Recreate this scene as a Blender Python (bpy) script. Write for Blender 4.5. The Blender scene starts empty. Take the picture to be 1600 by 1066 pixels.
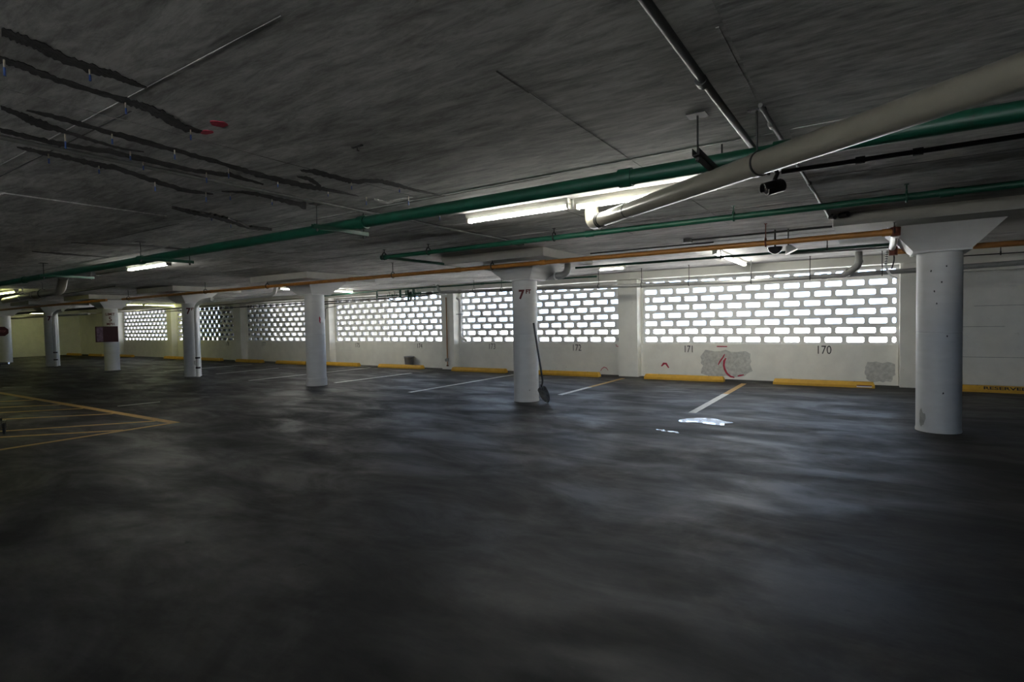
import bpy, bmesh, math, random
from mathutils import Vector, Matrix
random.seed(7)
PI = math.pi
C = bpy.context.scene.collection
sc = bpy.context.scene

# ------------------------------------------------------------------ camera
F_PX = 850.71
R_ = Vector((0.83826268, 0.54491471, -0.01958667))
U_ = Vector((-0.00271811, 0.04009681, 0.9991921))
F_ = Vector((-0.54525984, 0.83753221, -0.03509279))
cam = bpy.data.cameras.new('camera')
cam.sensor_width = 36.0
cam.lens = F_PX / 1600 * 36.0
cam.clip_start = 0.05
cam.clip_end = 400
camo = bpy.data.objects.new('camera', cam)
C.objects.link(camo)
camo.matrix_world = Matrix(((R_.x, U_.x, -F_.x, 0), (R_.y, U_.y, -F_.y, 0), (R_.z, U_.z, -F_.z, 1.4774), (0, 0, 0, 1)))
sc.camera = camo

# ------------------------------------------------------------------ sky and exposure
SKY = 7.8
world = bpy.data.worlds.new('sky')
sc.world = world
world.use_nodes = True
bg = world.node_tree.nodes['Background']
bg.inputs[0].default_value = (0.52, 0.70, 1.0, 1)
bg.inputs[1].default_value = SKY
sun = bpy.data.lights.new('sun', 'SUN')
sun.energy = 150.0
sun.angle = math.radians(0.6)
sun.color = (1.0, 0.98, 0.95)
suno = bpy.data.objects.new('sun', sun)
C.objects.link(suno)
suno.rotation_euler = (math.radians(-33), math.radians(12), 0)   # high, from behind the garage: it reaches the ground outside only
sc.view_settings.view_transform = 'Standard'
sc.view_settings.look = 'None'
sc.view_settings.exposure = 0.0
sc.view_settings.gamma = 1.0
sc.view_settings.use_curve_mapping = False
cy = sc.cycles
cy.max_bounces = 8
cy.diffuse_bounces = 6
cy.glossy_bounces = 4
cy.use_denoising = True
cy.sample_clamp_indirect = 0.0
cy.caustics_reflective = False
cy.caustics_refractive = False

TUBE_E = 85.0
TUBE_FAR = 32.0

# ------------------------------------------------------------------ dimensions
YW = 13.73          # inner face of the wall of breeze blocks
H = 2.68            # slab underside
XL, XR, YN = -41.0, 11.0, -9.0

# ------------------------------------------------------------------ materials
def mat(name, col, rough=0.6, metal=0.0, vary=0.12, scale=6.0, bump=0.0, spec=0.5, stretch=(1, 1, 1), dirt=None):
    m = bpy.data.materials.new(name)
    m.use_nodes = True
    nt = m.node_tree
    b = nt.nodes['Principled BSDF']
    g = nt.nodes.new('ShaderNodeNewGeometry')
    mp = nt.nodes.new('ShaderNodeMapping')
    mp.inputs['Scale'].default_value = stretch
    nt.links.new(g.outputs['Position'], mp.inputs[0])
    n = nt.nodes.new('ShaderNodeTexNoise')
    n.inputs['Scale'].default_value = scale
    n.inputs['Detail'].default_value = 8
    n.inputs['Roughness'].default_value = 0.62
    nt.links.new(mp.outputs[0], n.inputs['Vector'])
    r = nt.nodes.new('ShaderNodeValToRGB')
    r.color_ramp.elements[0].position = 0.32
    r.color_ramp.elements[1].position = 0.68
    r.color_ramp.elements[0].color = tuple(c * (1 - vary) for c in col) + (1,)
    r.color_ramp.elements[1].color = tuple(min(1, c * (1 + vary)) for c in col) + (1,)
    nt.links.new(n.outputs['Fac'], r.inputs[0])
    out = r.outputs[0]
    if dirt:
        dcol, dscale, lo, hi = dirt
        n2 = nt.nodes.new('ShaderNodeTexNoise')
        n2.inputs['Scale'].default_value = dscale
        n2.inputs['Detail'].default_value = 9
        n2.inputs['Roughness'].default_value = 0.7
        nt.links.new(g.outputs['Position'], n2.inputs['Vector'])
        r2 = nt.nodes.new('ShaderNodeMapRange')
        r2.inputs['From Min'].default_value = lo
        r2.inputs['From Max'].default_value = hi
        nt.links.new(n2.outputs['Fac'], r2.inputs['Value'])
        mx = nt.nodes.new('ShaderNodeMix')
        mx.data_type = 'RGBA'
        nt.links.new(r2.outputs[0], mx.inputs[0])
        nt.links.new(out, mx.inputs[6])
        mx.inputs[7].default_value = tuple(dcol) + (1,)
        out = mx.outputs[2]
    nt.links.new(out, b.inputs['Base Color'])
    b.inputs['Roughness'].default_value = rough
    b.inputs['Metallic'].default_value = metal
    b.inputs['Specular IOR Level'].default_value = spec
    if bump:
        bp = nt.nodes.new('ShaderNodeBump')
        bp.inputs['Strength'].default_value = bump
        bp.inputs['Distance'].default_value = 0.02
        nt.links.new(n.outputs['Fac'], bp.inputs['Height'])
        nt.links.new(bp.outputs[0], b.inputs['Normal'])
    return m

def emit(name, col, s):
    m = bpy.data.materials.new(name)
    m.use_nodes = True
    nt = m.node_tree
    nt.nodes.remove(nt.nodes['Principled BSDF'])
    e = nt.nodes.new('ShaderNodeEmission')
    e.inputs[0].default_value = tuple(col) + (1,)
    e.inputs[1].default_value = s
    nt.links.new(e.outputs[0], nt.nodes['Material Output'].inputs[0])
    return m

def floor_material():
    m = bpy.data.materials.new('worn_floor_concrete')
    m.use_nodes = True
    nt = m.node_tree
    L = nt.links.new
    b = nt.nodes['Principled BSDF']
    g = nt.nodes.new('ShaderNodeNewGeometry')
    def noise(scale, det, rough, st=(1, 1, 1), dist=0.0):
        mp = nt.nodes.new('ShaderNodeMapping')
        mp.inputs['Scale'].default_value = st
        L(g.outputs['Position'], mp.inputs[0])
        n = nt.nodes.new('ShaderNodeTexNoise')
        n.inputs['Scale'].default_value = scale
        n.inputs['Detail'].default_value = det
        n.inputs['Roughness'].default_value = rough
        n.inputs['Distortion'].default_value = dist
        L(mp.outputs[0], n.inputs['Vector'])
        return n.outputs['Fac']
    def ramp(src, stops):
        r = nt.nodes.new('ShaderNodeValToRGB')
        e = r.color_ramp.elements
        e[0].position, e[1].position = stops[0][0], stops[-1][0]
        e[0].color, e[1].color = stops[0][1] + (1,), stops[-1][1] + (1,)
        for p, c in stops[1:-1]:
            k = e.new(p)
            k.color = c + (1,)
        L(src, r.inputs[0])
        return r.outputs[0]
    big = ramp(noise(0.42, 7, 0.6, (1, 1.2, 1), 0.6), [(0.36, (0.013, 0.013, 0.013)), (0.46, (0.019, 0.018, 0.0175)), (0.54, (0.027, 0.026, 0.025)), (0.64, (0.066, 0.063, 0.061))])
    mid = ramp(noise(2.6, 9, 0.68, (0.55, 1.3, 1), 0.4), [(0.36, (0.70, 0.70, 0.70)), (0.50, (0.97, 0.97, 0.97)), (0.64, (1.4, 1.38, 1.35))])
    mul = nt.nodes.new('ShaderNodeMix')
    mul.data_type = 'RGBA'
    mul.blend_type = 'MULTIPLY'
    mul.inputs[0].default_value = 1
    L(big, mul.inputs[6]); L(mid, mul.inputs[7])
    # small dark oil specks
    sp = noise(5.0, 4, 0.6)
    mr = nt.nodes.new('ShaderNodeMapRange')
    mr.inputs['From Min'].default_value = 0.67
    mr.inputs['From Max'].default_value = 0.72
    L(sp, mr.inputs['Value'])
    mx = nt.nodes.new('ShaderNodeMix')
    mx.data_type = 'RGBA'
    L(mr.outputs[0], mx.inputs[0]); L(mul.outputs[2], mx.inputs[6])
    mx.inputs[7].default_value = (0.02, 0.02, 0.02, 1)
    L(mx.outputs[2], b.inputs['Base Color'])
    rr = nt.nodes.new('ShaderNodeMapRange')
    rr.inputs['From Min'].default_value = 0.38
    rr.inputs['From Max'].default_value = 0.62
    rr.inputs['To Min'].default_value = 0.44
    rr.inputs['To Max'].default_value = 0.72
    L(noise(1.3, 8, 0.65, (0.6, 1.3, 1), 0.5), rr.inputs['Value'])
    L(rr.outputs[0], b.inputs['Roughness'])
    b.inputs['Specular IOR Level'].default_value = 0.15
    bp = nt.nodes.new('ShaderNodeBump')
    bp.inputs['Strength'].default_value = 0.12
    bp.inputs['Distance'].default_value = 0.01
    L(noise(7, 8, 0.6), bp.inputs['Height'])
    L(bp.outputs[0], b.inputs['Normal'])
    return m

def ceiling_material():
    m = bpy.data.materials.new('board_marked_slab_concrete')
    m.use_nodes = True
    nt = m.node_tree
    L = nt.links.new
    b = nt.nodes['Principled BSDF']
    g = nt.nodes.new('ShaderNodeNewGeometry')
    def noise(scale, det, rough, st, dist=0.0):
        mp = nt.nodes.new('ShaderNodeMapping')
        mp.inputs['Scale'].default_value = st
        L(g.outputs['Position'], mp.inputs[0])
        n = nt.nodes.new('ShaderNodeTexNoise')
        n.inputs['Scale'].default_value = scale
        n.inputs['Detail'].default_value = det
        n.inputs['Roughness'].default_value = rough
        n.inputs['Distortion'].default_value = dist
        L(mp.outputs[0], n.inputs['Vector'])
        return n.outputs['Fac']
    def ramp(src, a, ca, z, cz):
        r = nt.nodes.new('ShaderNodeValToRGB')
        e = r.color_ramp.elements
        e[0].position, e[1].position = a, z
        e[0].color, e[1].color = ca + (1,), cz + (1,)
        L(src, r.inputs[0])
        return r.outputs[0]
    base = ramp(noise(0.55, 8, 0.62, (0.8, 1.3, 1), 0.5), 0.36, (0.33, 0.325, 0.312), 0.64, (0.57, 0.56, 0.54))
    grain = ramp(noise(3.0, 9, 0.72, (0.5, 2.2, 1), 0.8), 0.36, (0.62, 0.62, 0.62), 0.60, (1.15, 1.15, 1.15))
    mul = nt.nodes.new('ShaderNodeMix')
    mul.data_type = 'RGBA'; mul.blend_type = 'MULTIPLY'
    mul.inputs[0].default_value = 1
    L(base, mul.inputs[6]); L(grain, mul.inputs[7])
    fine = ramp(noise(11.0, 8, 0.75, (0.45, 1.8, 1), 0.5), 0.36, (0.70, 0.70, 0.70), 0.56, (1.06, 1.06, 1.06))
    mul2 = nt.nodes.new('ShaderNodeMix')
    mul2.data_type = 'RGBA'; mul2.blend_type = 'MULTIPLY'
    mul2.inputs[0].default_value = 1
    L(mul.outputs[2], mul2.inputs[6]); L(fine, mul2.inputs[7])
    L(mul2.outputs[2], b.inputs['Base Color'])
    b.inputs['Roughness'].default_value = 0.8
    b.inputs['Specular IOR Level'].default_value = 0.3
    bp = nt.nodes.new('ShaderNodeBump')
    bp.inputs['Strength'].default_value = 0.25
    bp.inputs['Distance'].default_value = 0.012
    L(noise(5.0, 8, 0.7, (0.35, 2.5, 1), 0.6), bp.inputs['Height'])
    L(bp.outputs[0], b.inputs['Normal'])
    return m

M = {
 'joint': mat('dark_board_joint', (0.10, 0.098, 0.093), 0.85, vary=0.5, scale=6),
 'ceil_patch': mat('pale_bare_slab_patch', (0.42, 0.415, 0.40), 0.85, vary=0.45, scale=9, bump=0.4, stretch=(.5, 1.6, 1)),
 'shaded_reveal': mat('shade_darkened_block_reveal', (0.16, 0.16, 0.165), 0.9, vary=0.2, scale=9),  # shade painted in: hole sides darkened so outdoor light leaves them grey
 'floor': floor_material(),
 'ceil': ceiling_material(),
 'wall': mat('cream_wall_paint', (0.78, 0.77, 0.71), 0.65, vary=0.06, scale=3, dirt=((0.25, 0.24, 0.21), 4.0, 0.66, 0.80)),
 'wall_raw': mat('bare_scuffed_render', (0.50, 0.50, 0.47), 0.8, vary=0.22, scale=14, bump=0.3),
 'block': mat('white_block_paint', (0.80, 0.80, 0.78), 0.7, vary=0.06, scale=5),
 'column': mat('white_column_paint', (0.57, 0.57, 0.56), 0.55, vary=0.05, scale=4, stretch=(1, 1, 3), dirt=((0.18, 0.18, 0.17), 6.0, 0.70, 0.78)),
 'panel': mat('painted_drop_panel', (0.32, 0.31, 0.28), 0.7, vary=0.08, scale=4),
 'green': mat('dark_green_pipe_paint', (0.005, 0.062, 0.036), 0.45, vary=0.15, scale=8, dirt=((0.03, 0.03, 0.025), 9.0, 0.62, 0.72)),
 'orange': mat('orange_brown_pipe_paint', (0.30, 0.125, 0.022), 0.5, vary=0.18, scale=7, dirt=((0.08, 0.035, 0.015), 10.0, 0.62, 0.72)),
 'beige': mat('beige_drain_paint', (0.215, 0.20, 0.16), 0.28, vary=0.06, scale=6, dirt=((0.10, 0.09, 0.07), 8.0, 0.70, 0.78)),
 'grey_pipe': mat('pale_grey_pipe_paint', (0.27, 0.27, 0.26), 0.45, vary=0.1, scale=7),
 'white_pipe': mat('white_pipe_paint', (0.70, 0.70, 0.68), 0.4, vary=0.05, scale=6),
 'steel': mat('dark_galvanised_steel', (0.035, 0.035, 0.035), 0.45, 0.3, vary=0.2, scale=12),
 'dark': mat('blackened_iron', (0.022, 0.021, 0.020), 0.55, 0.3, vary=0.25, scale=15),
 'rust': mat('red_rust', (0.13, 0.035, 0.02), 0.75, 0.2, vary=0.35, scale=20),
 'conduit': mat('grey_conduit', (0.12, 0.12, 0.115), 0.5, 0.1, vary=0.15, scale=10),
 'yellow': mat('yellow_wheel_stop_paint', (0.60, 0.34, 0.035), 0.6, vary=0.10, scale=8, dirt=((0.20, 0.12, 0.03), 11.0, 0.64, 0.74)),
 'yellow_line': mat('worn_yellow_floor_paint', (0.40, 0.235, 0.06), 0.6, vary=0.22, scale=14),
 'white_line': mat('worn_white_floor_paint', (0.50, 0.50, 0.48), 0.55, vary=0.18, scale=14),
 'crack': mat('dark_crack_sealant', (0.030, 0.028, 0.026), 0.8, vary=0.45, scale=20, bump=0.5),
 'chip': mat('fresh_white_patching', (0.62, 0.61, 0.58), 0.8, vary=0.25, scale=22),
 'tip': mat('blue_port_tip', (0.01, 0.04, 0.17), 0.45),
 'portbody': mat('pale_port_plastic', (0.26, 0.23, 0.17), 0.5),
 'red': mat('red_spray_paint', (0.38, 0.02, 0.05), 0.6, vary=0.3, scale=30),
 'maroon': mat('maroon_sign_face', (0.038, 0.003, 0.006), 0.4, vary=0.1),
 'black_paint': mat('black_stencil_paint', (0.025, 0.025, 0.028), 0.6),
 'darkred_paint': mat('dark_red_stencil_paint', (0.10, 0.008, 0.010), 0.6),
 'lamp_body': mat('white_enamel_lamp_housing', (0.55, 0.54, 0.48), 0.4, vary=0.05),
 'black_plastic': mat('black_plastic', (0.012, 0.012, 0.013), 0.35, vary=0.1),
 'rubber': mat('black_rubber', (0.012, 0.012, 0.012), 0.7),
 'chrome': mat('chromed_tube', (0.6, 0.6, 0.62), 0.22, 1.0, vary=0.03),
 'shovel': mat('dull_shovel_steel', (0.10, 0.10, 0.10), 0.45, 0.5, vary=0.4, scale=18),
 'bucket': mat('dark_grey_bucket_plastic', (0.22, 0.22, 0.24), 0.5, vary=0.2),
 'print': mat('faded_violet_print', (0.13, 0.08, 0.13), 0.5, vary=0.6, scale=14),
 'mirror_dark': mat('smoked_dome', (0.05, 0.05, 0.052), 0.15, vary=0.05),
 'white': mat('white_plastic', (0.75, 0.75, 0.74), 0.4, vary=0.03),
 'mortar': mat('grey_mortar', (0.30, 0.30, 0.28), 0.85, vary=0.2),
 'outside': mat('pale_outdoor_paving', (0.45, 0.45, 0.43), 0.8, vary=0.1, scale=2),
 'dark_wall': mat('dark_neighbouring_wall', (0.012, 0.012, 0.009), 0.9, vary=0.2),
 'tube': emit('lit_fluorescent_tube', (1.0, 0.99, 0.90), TUBE_E),
 'tube_far': emit('lit_fluorescent_tube_distant', (0.97, 1.0, 0.42), TUBE_FAR),
 'tube_off': mat('unlit_tube', (0.6, 0.6, 0.58), 0.2, vary=0.02),
}
def glass_lens():
    m = bpy.data.materials.new('camera_lens_glass'); m.use_nodes = True
    b = m.node_tree.nodes['Principled BSDF']
    b.inputs['Base Color'].default_value = (0.02, 0.02, 0.025, 1); b.inputs['Roughness'].default_value = 0.05
    return m
M['lens'] = glass_lens()
def water():
    m = bpy.data.materials.new('water_film'); m.use_nodes = True
    b = m.node_tree.nodes['Principled BSDF']
    b.inputs['Base Color'].default_value = (0.05, 0.055, 0.06, 1)
    b.inputs['Roughness'].default_value = 0.17
    b.inputs['IOR'].default_value = 1.6
    b.inputs['Specular IOR Level'].default_value = 0.7
    b.inputs['Coat Weight'].default_value = 1.0
    b.inputs['Coat Roughness'].default_value = 0.03
    return m
M['water'] = water()

# ------------------------------------------------------------------ mesh helpers
class MB:
    def __init__(s):
        s.v = []; s.f = []; s.sm = []; s.second = set()
    def add(s, vs, fs, smooth=False):
        o = len(s.v)
        s.v += [Vector(v) for v in vs]
        s.f += [tuple(i + o for i in f) for f in fs]
        s.sm += [smooth] * len(fs)
        return s
    def box(s, x0, x1, y0, y1, z0, z1):
        return s.add([(x0,y0,z0),(x1,y0,z0),(x1,y1,z0),(x0,y1,z0),(x0,y0,z1),(x1,y0,z1),(x1,y1,z1),(x0,y1,z1)],
                     [(3,2,1,0),(4,5,6,7),(0,1,5,4),(1,2,6,5),(2,3,7,6),(3,0,4,7)])
    def obox(s, c, ax, ay, az, hx, hy, hz):
        c = Vector(c); ax = Vector(ax).normalized() * hx; ay = Vector(ay).normalized() * hy; az = Vector(az).normalized() * hz
        vs = [c + sx*ax + sy*ay + sz*az for sz in (-1,1) for sx, sy in ((-1,-1),(1,-1),(1,1),(-1,1))]
        return s.add(vs, [(3,2,1,0),(4,5,6,7),(0,1,5,4),(1,2,6,5),(2,3,7,6),(3,0,4,7)])
    def tube(s, pts, r, n=14, cap=True, rs=None):
        pts = [Vector(p) for p in pts]
        rings = []
        t0 = (pts[1] - pts[0]).normalized()
        up = Vector((0,0,1)) if abs(t0.z) < 0.9 else Vector((1,0,0))
        a = t0.cross(up).normalized()
        for i, p in enumerate(pts):
            if i == 0: t = t0
            elif i == len(pts) - 1: t = (pts[i] - pts[i-1]).normalized()
            else:
                t = ((pts[i] - pts[i-1]).normalized() + (pts[i+1] - pts[i]).normalized()).normalized()
            a = (a - t * a.dot(t)).normalized()
            b = t.cross(a)
            rr = rs[i] if rs else r
            rings.append([p + rr * (math.cos(2*PI*k/n) * a + math.sin(2*PI*k/n) * b) for k in range(n)])
        vs = [v for ring in rings for v in ring]
        fs = []
        for i in range(len(pts) - 1):
            for k in range(n):
                k2 = (k + 1) % n
                fs.append((i*n+k, i*n+k2, (i+1)*n+k2, (i+1)*n+k))
        s.add(vs, fs, True)
        if cap:
            s.add(rings[0], [tuple(range(n))[::-1]]); s.add(rings[-1], [tuple(range(n))])
        return s
    def lathe(s, prof, c=(0,0,0), n=32, cap=True):
        c = Vector(c)
        vs = [c + Vector((r*math.cos(2*PI*k/n), r*math.sin(2*PI*k/n), z)) for r, z in prof for k in range(n)]
        fs = []
        for i in range(len(prof) - 1):
            for k in range(n):
                k2 = (k+1) % n
                fs.append((i*n+k, i*n+k2, (i+1)*n+k2, (i+1)*n+k))
        s.add(vs, fs, True)
        if cap:
            s.add(vs[:n], [tuple(range(n))[::-1]]); s.add(vs[-n:], [tuple(range(n))])
        return s
    def prism(s, poly, z0, z1):
        n = len(poly)
        vs = [(x, y, z0) for x, y in poly] + [(x, y, z1) for x, y in poly]
        return s.add(vs, [tuple(range(n))[::-1], tuple(range(n, 2*n))] + [(i, (i+1) % n, n + (i+1) % n, n + i) for i in range(n)])
    def build(s, name, m, parent=None):
        me = bpy.data.meshes.new(name)
        off = Vector(parent['_w']) if parent is not None else Vector((0,0,0))
        me.from_pydata([tuple(v - off) for v in s.v], [], s.f)
        me.polygons.foreach_set('use_smooth', s.sm)
        me.materials.append(m if not isinstance(m, str) else M[m])
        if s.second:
            me.materials.append(M['shaded_reveal'])
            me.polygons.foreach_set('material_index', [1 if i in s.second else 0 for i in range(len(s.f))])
        bm = bmesh.new(); bm.from_mesh(me)
        bmesh.ops.recalc_face_normals(bm, faces=bm.faces)
        bm.to_mesh(me); bm.free()
        o = bpy.data.objects.new(name, me)
        C.objects.link(o)
        if parent is not None:
            o.parent = parent
            o['_w'] = parent['_w']
            o['_p'] = 1
        return o

def thing(name, label, cat, loc=(0,0,0), group=None):
    o = bpy.data.objects.new(name, None)
    o.empty_display_size = 0.1
    C.objects.link(o)
    o.location = loc
    o['_w'] = tuple(float(c) for c in loc)
    o['label'] = label; o['category'] = cat
    if group: o['group'] = group
    return o
def tag(o, label, cat, group=None, kind=None):
    o['label'] = label; o['category'] = cat
    if group: o['group'] = group
    if kind: o['kind'] = kind
    return o
def struct(name, mb, m, parent=None, label=None):
    o = mb.build(name, m, parent)
    if parent is None: o['kind'] = 'structure'
    if label: o['label'] = label
    return o
def arc(c, a, b, r, n=6):
    """points of a quarter bend: centre c, from direction a to direction b"""
    c = Vector(c); a = Vector(a); b = Vector(b)
    return [c + r * (math.cos(t) * a + math.sin(t) * b) for t in [PI/2 * k / n for k in range(n+1)]]
def bend(pts, r=0.08, n=5):
    """polyline with its corners rounded"""
    pts = [Vector(p) for p in pts]
    out = [pts[0]]
    for i in range(1, len(pts) - 1):
        p, a, b = pts[i], pts[i-1], pts[i+1]
        da, db = (a - p), (b - p)
        rr = min(r, da.length * .45, db.length * .45)
        A, B = p + da.normalized() * rr, p + db.normalized() * rr
        for k in range(n + 1):
            t = k / n
            out.append((1-t)**2 * A + 2*t*(1-t) * p + t*t * B)
    out.append(pts[-1])
    return out

# ------------------------------------------------------------------ text
def text_mesh(s, size, bold=0.0, squeeze=1.0):
    cu = bpy.data.curves.new('lettering', 'FONT')
    cu.body = s; cu.size = size; cu.extrude = 0.001; cu.align_x = 'CENTER'; cu.align_y = 'CENTER'; cu.offset = bold
    cu.resolution_u = 3
    o = bpy.data.objects.new('lettering', cu)
    C.objects.link(o)
    dg = bpy.context.evaluated_depsgraph_get()
    dg.update()
    me = bpy.data.meshes.new_from_object(o.evaluated_get(dg))
    bpy.data.objects.remove(o); bpy.data.curves.remove(cu)
    vs = [Vector((v.co.x * squeeze, v.co.y, v.co.z)) for v in me.vertices]
    fs = [tuple(p.vertices) for p in me.polygons]
    bpy.data.meshes.remove(me)
    return vs, fs
def cut_stencil(mb, vs, fs, f):
    mb.add([f(v) for v in vs], fs)
def wall_text(name, s, x, z, size, m, squeeze=0.8, bold=0.0, y=YW - 0.003):
    mb = MB(); vs, fs = text_mesh(s, size, bold, squeeze)
    cut_stencil(mb, vs, fs, lambda v: (x + v.x, y - v.z, z + v.y))
    return mb.build(name, m)
def column_text(name, s, cx, cyy, r, ang, z, size, m, parent, squeeze=0.85, bold=0.0, shift=0.0):
    mb = MB(); vs, fs = text_mesh(s, size, bold, squeeze)
    def f(v):
        a = ang + (v.x + shift) / r
        rr = r + 0.0065 + v.z
        return (cx + rr * math.cos(a), cyy + rr * math.sin(a), z + v.y)
    cut_stencil(mb, vs, fs, f)
    return mb.build(name, m, parent)

# ================================================================== SETTING
struct('floor', MB().box(XL, XR, YN, YW + 0.2, -0.2, 0), 'floor')

# ceiling slab with form-board joints and the shallow steps left by the formwork
c = MB().box(XL - .2, XR + .2, YN - .2, YW + 0.3, H, H + 0.25)
def seam_x(y, x0, x1, w=.006, d=.0025): c.box(x0, x1, y - w/2, y + w/2, H - d, H + .01)
def seam_y(x, y0, y1, w=.006, d=.0025): c.box(x - w/2, x + w/2, y0, y1, H - d, H + .01)
seam_x(1.33, -9, -1.9); seam_x(3.98, -14, -0.5, .02, .004); seam_x(6.45, -20, 6, .02, .004); seam_x(9.0, -20, 6, .02, .004)
seam_x(11.6, -20, 6, .02, .004); seam_x(-1.2, -9, 3); seam_x(5.25, -14, -4, .015, .004)
seam_y(-3.58, -1.2, 2.3); seam_y(-1.49, 2.5, 7.5); seam_y(-6.24, 1.57, 2.66); seam_y(-9.6, 3, 9); seam_y(-7.9, 7, 13); seam_y(-2.6, 8, 13.2); seam_y(-0.52, 2.4, 3.3, .015, .004)
c.box(-0.49, 7.5, 4.25, 4.62, H - 0.010, H + .01)
c.box(-12.0, -6.24, 1.60, 2.9, H - 0.010, H + .01)
c.box(-14.0, -8.1, 4.4, 5.7, H - 0.010, H + .01)
struct('ceiling', c, 'ceil')
struct('trim_11', MB().box(-0.49, 4.5, 1.5, 3.36, H - 0.008, H + .005).box(-0.42, 4.5, 3.95, 4.22, H - 0.006, H + .005), 'ceil_patch')

dj = MB()
for a in ((-1.49, 2.2, 7.5), (-3.58, -1.2, 3.9), (-6.24, 1.0, 2.7), (-9.6, 3, 7.4), (-2.75, 5.0, 7.4), (-12.5, 3, 7)):
    dj.box(a[0] - .004, a[0] + .004, a[1], a[2], H - .0015, H)
for y, x0, x1 in ((1.42, -9, -3.4), (4.02, -14, -2.2), (6.5, -9, -.6), (6.95, -3.4, .2), (3.2, -9.5, -6.6), (5.6, -13, -7), (8.2, -13, -7), (10.1, -16, -6.5), (5.45, -1.6, 4.5), (2.2, .0, 4.5)):
    dj.box(x0, x1, y - .005, y + .005, H - .0015, H)
struct('trim_12', dj, 'joint')
struct('wall_left', MB().box(XL - .2, XL, YN - .2, YW + .2, 0, H), 'wall')
struct('wall_right', MB().box(XR, XR + .2, YN - .2, YW + .2, 0, H), 'wall')
OX0, OX1, OZ0, OZ1 = -5.5, 3.0, 0.9, 2.1       # unseen opening added behind the photographer to bring daylight onto the near columns
wf = MB().box(XL, OX0, YN - .2, YN, 0, H).box(OX1, XR, YN - .2, YN, 0, H).box(OX0, OX1, YN - .2, YN, 0, OZ0).box(OX0, OX1, YN - .2, YN, OZ1, H)
struct('wall_front', wf, 'wall')

# bays of the back wall: [x0, x1] of each breeze block screen
BAYS = [(-4.87, 0.56), (-10.90, -5.47), (-16.94, -11.50), (-22.83, -17.50), (-28.90, -23.46), (-34.90, -29.46)]
Z0 = 0.850           # top of the parapet
BW, BH, ROWS = 0.4064, 0.2032, 8
ZT = Z0 + ROWS * BH
wb = MB()
wb.box(XL, 0.70, YW, YW + .2, 0, Z0)                     # parapet
wb.box(0.56, XR, YW, YW + .2, 0, H)                      # solid wall right of the screens
wb.box(XL, BAYS[-1][0], YW, YW + .2, Z0, H)
wb.box(BAYS[-1][0], 0.56, YW, YW + .2, ZT, H)            # lintel
for a, b in zip(BAYS[1:], BAYS[:-1]):
    wb.box(a[1], b[0], YW, YW + .2, Z0, ZT)
# block joints that show through the paint of the solid wall
struct('wall_back', wb, 'wall')
jm = MB()
for k, (x0, x1, z) in enumerate(((1.75, 2.9, 1.61), (1.5, 2.2, 1.21), (2.55, 5, 1.21), (1.3, 5, .62))):
    jm.box(x0, x1, YW - .002, YW, z - .004, z + .004)
jm.box(2.5, 2.508, YW - .002, YW, 1.21, 1.61)
struct('trim_1', jm, 'mortar')
# pilasters
PIL = [(0.57, 1.16), (-5.44, -4.92), (-11.46, -10.96), (-17.46, -16.98), (-23.42, -22.87), (-29.42, -28.94), (-35.4, -34.94)]
for k, (x0, x1) in enumerate(PIL):
    struct('trim_%d' % (k + 2), MB().box(x0, x1, YW - 0.27, YW + .01, 0, 2.50), 'wall')
# perimeter beam under the slab
struct('trim_9', MB().box(XL, 1.16, YW - 0.40, YW + .02, 2.50, H + .01), 'wall')
struct('trim_10', MB().box(1.16, XR, YW - 0.30, YW + .02, 2.275, H + .01), 'wall')
# ground and the building that stand outside the screens
struct('ground_outside', MB().box(-90, 60, YW + .2, 90, -0.4, -0.05).box(-90, 60, -60, YN - .2, -0.4, -0.05), 'outside')
nb = MB().box(-26.3, -21.1, 14.5, 20.5, -.05, 9.0)
tag(nb.build('neighbouring_building', 'dark_wall'), 'dark wall of the building outside, seen through the screens above numbers 177 and 178', 'building')

# ------------------------------------------------------------------ breeze block screens
def block_ring(mb, x, z, w, y, rnd, depth=0.13):
    mx, mz, ch = 0.044 if w > .3 else .040, 0.044, 0.018
    xo0, xo1, zo0, zo1 = x, x + w, z, z + BH
    xi0, xi1, zi0, zi1 = x + mx, x + w - mx, z + mz, z + BH - mz
    inner = [(xi0+ch, zi0), (xi1-ch, zi0), (xi1, zi0+ch), (xi1, zi1-ch), (xi1-ch, zi1), (xi0+ch, zi1), (xi0, zi1-ch), (xi0, zi0+ch)]
    outer = [(xo0+ch, zo0), (xo1-ch, zo0), (xo1, zo0+ch), (xo1, zo1-ch), (xo1-ch, zo1), (xo0+ch, zo1), (xo0, zo1-ch), (xo0, zo0+ch)]
    # square outer corners
    outer = [(xo0, zo0), (xo1, zo0), (xo1, zo0), (xo1, zo1), (xo1, zo1), (xo0, zo1), (xo0, zo1), (xo0, zo0)]
    vs = [(a, y, b) for a, b in outer] + [(a, y, b) for a, b in inner] + [(a, y + depth, b) for a, b in inner] + [(a, y + depth, b) for a, b in outer]
    fs = []
    for i in range(8):
        j = (i + 1) % 8
        if i % 2 == 0:
            fs.append((i, j, 8 + j, 8 + i)); fs.append((24 + i, 16 + i, 16 + j, 24 + j))
            fs.append((i, 24 + i, 24 + j, j))
        else:
            fs.append((i, 8 + j, 8 + i)); fs.append((24 + i, 16 + i, 16 + j))
        fs.append((8 + i, 8 + j, 16 + j, 16 + i))
    base = len(mb.f)
    mb.add(vs, fs)
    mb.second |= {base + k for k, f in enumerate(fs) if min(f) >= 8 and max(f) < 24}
names = ['170 and 171', '172 and 173', '174 and 175', '176 and 177', '178', None]
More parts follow.
